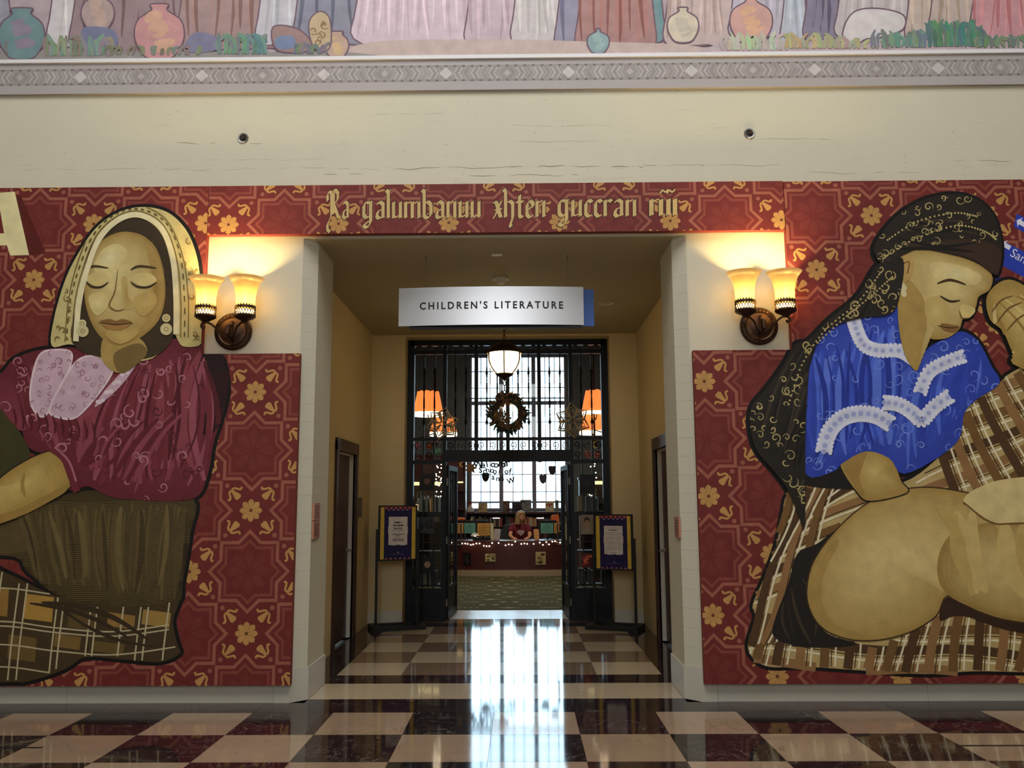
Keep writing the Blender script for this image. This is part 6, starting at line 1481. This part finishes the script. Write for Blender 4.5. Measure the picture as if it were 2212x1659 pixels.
p = at(899, 1090, 5.1); t = thing('candle_lantern', 'white glass lantern on top of the left display case', 'lantern', (p.x + .03, 5.13, 1.447))
MB().box(-.045, .045, -.045, .045, 0, .02).box(-.045, .045, -.045, .045, .11, .125).build('frame', M_black_p, t); MB().lathe([(.034, .02), (.042, .11)], 4).build('glass', mat('warm_lantern', S(214, 190, 140), .4, emit=(1, .7, .35), es=.5), t); MB().lathe([(.04, .125), (.01, .16), (.018, .175), (0, .19)], 12).build('top', M_white, t, True)
p = at(927, 1075, 5.1); t = thing('orange_candle', 'short orange candle behind the left sidelight', 'candle', (p.x + .02, 5.22, 1.447)); MB().lathe([(0, 0), (.035, 0), (.035, .18), (.028, .175), (0, .172)], 16).build('wax', mat('candle_wax', S(226, 140, 84), .5, emit=(1, .45, .15), es=.25), t, True); MB().tube([(0, 0, .17), (.002, 0, .195)], .003, 5).build('wick', M_black_p, t)

# paper ornaments behind the scrollwork
def orn_star(R_, n_): return [(R_*(1 if i % 2 == 0 else .5)*math.cos(PI*i/n_), R_*(1 if i % 2 == 0 else .5)*math.sin(PI*i/n_)) for i in range(2*n_)]
moon = [(.05*math.cos(a_), .05*math.sin(a_)) for a_ in [PI*.3 + i*PI*1.4/10 for i in range(11)]] + [(.02 + .038*math.cos(a_), .038*math.sin(a_)) for a_ in [PI*1.62 - i*PI*1.24/8 for i in range(9)]]
shield = [(-.07, .07), (-.03, .085), (0, .075), (.03, .085), (.07, .07), (.068, 0), (.045, -.06), (0, -.09), (-.045, -.06), (-.068, 0)]
def ornament(label, px, py, Y, pts, col, top):
    p = at(px, py, Y); t = thing('paper_ornament', label, 'decoration', (p.x, Y, p.z), 0, 'hanging paper ornaments')
    MB().prism(pts, -.004, .004, 'y').build('cutout', mat('card_' + label.split()[0], S(*col), .7), t); MB().tube([(0, 0, .0), (0, 0, top - p.z)], .001, 4).build('thread', M_black_p, t)
ornament('pink paper star behind the left scrollwork', 902, 962, GY + .036, orn_star(.06, 6), (232, 130, 140), 2.445); ornament('orange paper leaf behind the left scrollwork', 928, 964, GY + .036, orn_star(.055, 4), (240, 120, 60), 2.445); ornament('green paper flower behind the left scrollwork', 945, 975, GY + .036, orn_star(.07, 8), (120, 190, 150), 2.445)
ornament('yellow paper moon behind the right scrollwork', 1286, 961, GY + .036, moon, (240, 210, 110), 2.445); ornament('coral paper shape behind the right scrollwork', 1268, 982, GY + .036, orn_star(.07, 7), (236, 120, 110), 2.445); ornament('rose paper shape at the right end of the scrollwork', 1290, 982, GY + .036, orn_star(.06, 5), (240, 130, 120), 2.445)
ornament('black paper crest hanging before the window at the left', 1049, 1031, 8.5, shield, (30, 30, 34), 6.2); ornament('charcoal paper crest hanging high before the window at the right', 1193, 1016, 8.5, shield, (56, 52, 62), 6.2); ornament('grey paper crest hanging low before the window at the right', 1173, 1035, 8.5, shield, (96, 92, 110), 6.2)
ornament('tan paper cluster hanging at the upper left of the doorway', 1017, 1011, 8.5, orn_star(.13, 7), (150, 116, 82), 6.2); ornament('cream paper moon at the top left of the doorway', 998, 1003, 8.5, moon, (230, 200, 120), 6.2)
# hanging letters
gl = thing('letter_garland', 'strings of hanging dark letters reading welcome in front of the library window', 'garland', (.0, 8.45, 2.3))
def hang_word(s, px0, px1, py0, py1, hgt, wob):
    xs_ = [text_bounds(text_tris(c))[1] for c in s if c != ' ']; k = 0; n_ = len(s)
    for i, c in enumerate(s):
        if c == ' ': continue
        px = px0 + (px1 - px0)*(i + .5)/n_; py = py0 + (py1 - py0)*i/n_ + wob*math.sin(i*1.9)
        p = at(px, py, 8.45); T_ = text_tris(c, 1., .035); b = text_bounds(T_); sc_ = hgt/.7; mb = MB()
        for t_ in T_:
            o = len(mb.v); mb.v += [((q[0] - (b[0] + b[1])/2)*sc_, 0, q[1]*sc_) for q in t_]; mb.f.append((o, o + 1, o + 2))
        a_ = .25*math.sin(i*2.7); o = mb.build('letter', M_ink, gl); o.location = p - Vector(gl.location); o.rotation_euler = (0, a_, 0)
        sm_ = o.modifiers.new('card', 'SOLIDIFY'); sm_.thickness = .006
        MB().tube([(0, 0, hgt*.9), (0, 0, 6.2 - p.z)], .0008, 4).build('thread', M_black_p, gl).location = o.location
hang_word('Welcome', 1028, 1098, 1010, 1008, .12, 1.); hang_word('School of', 1034, 1106, 1021, 1023, .10, 1.5); hang_word('and W', 1060, 1110, 1036, 1044, .10, 1.5)
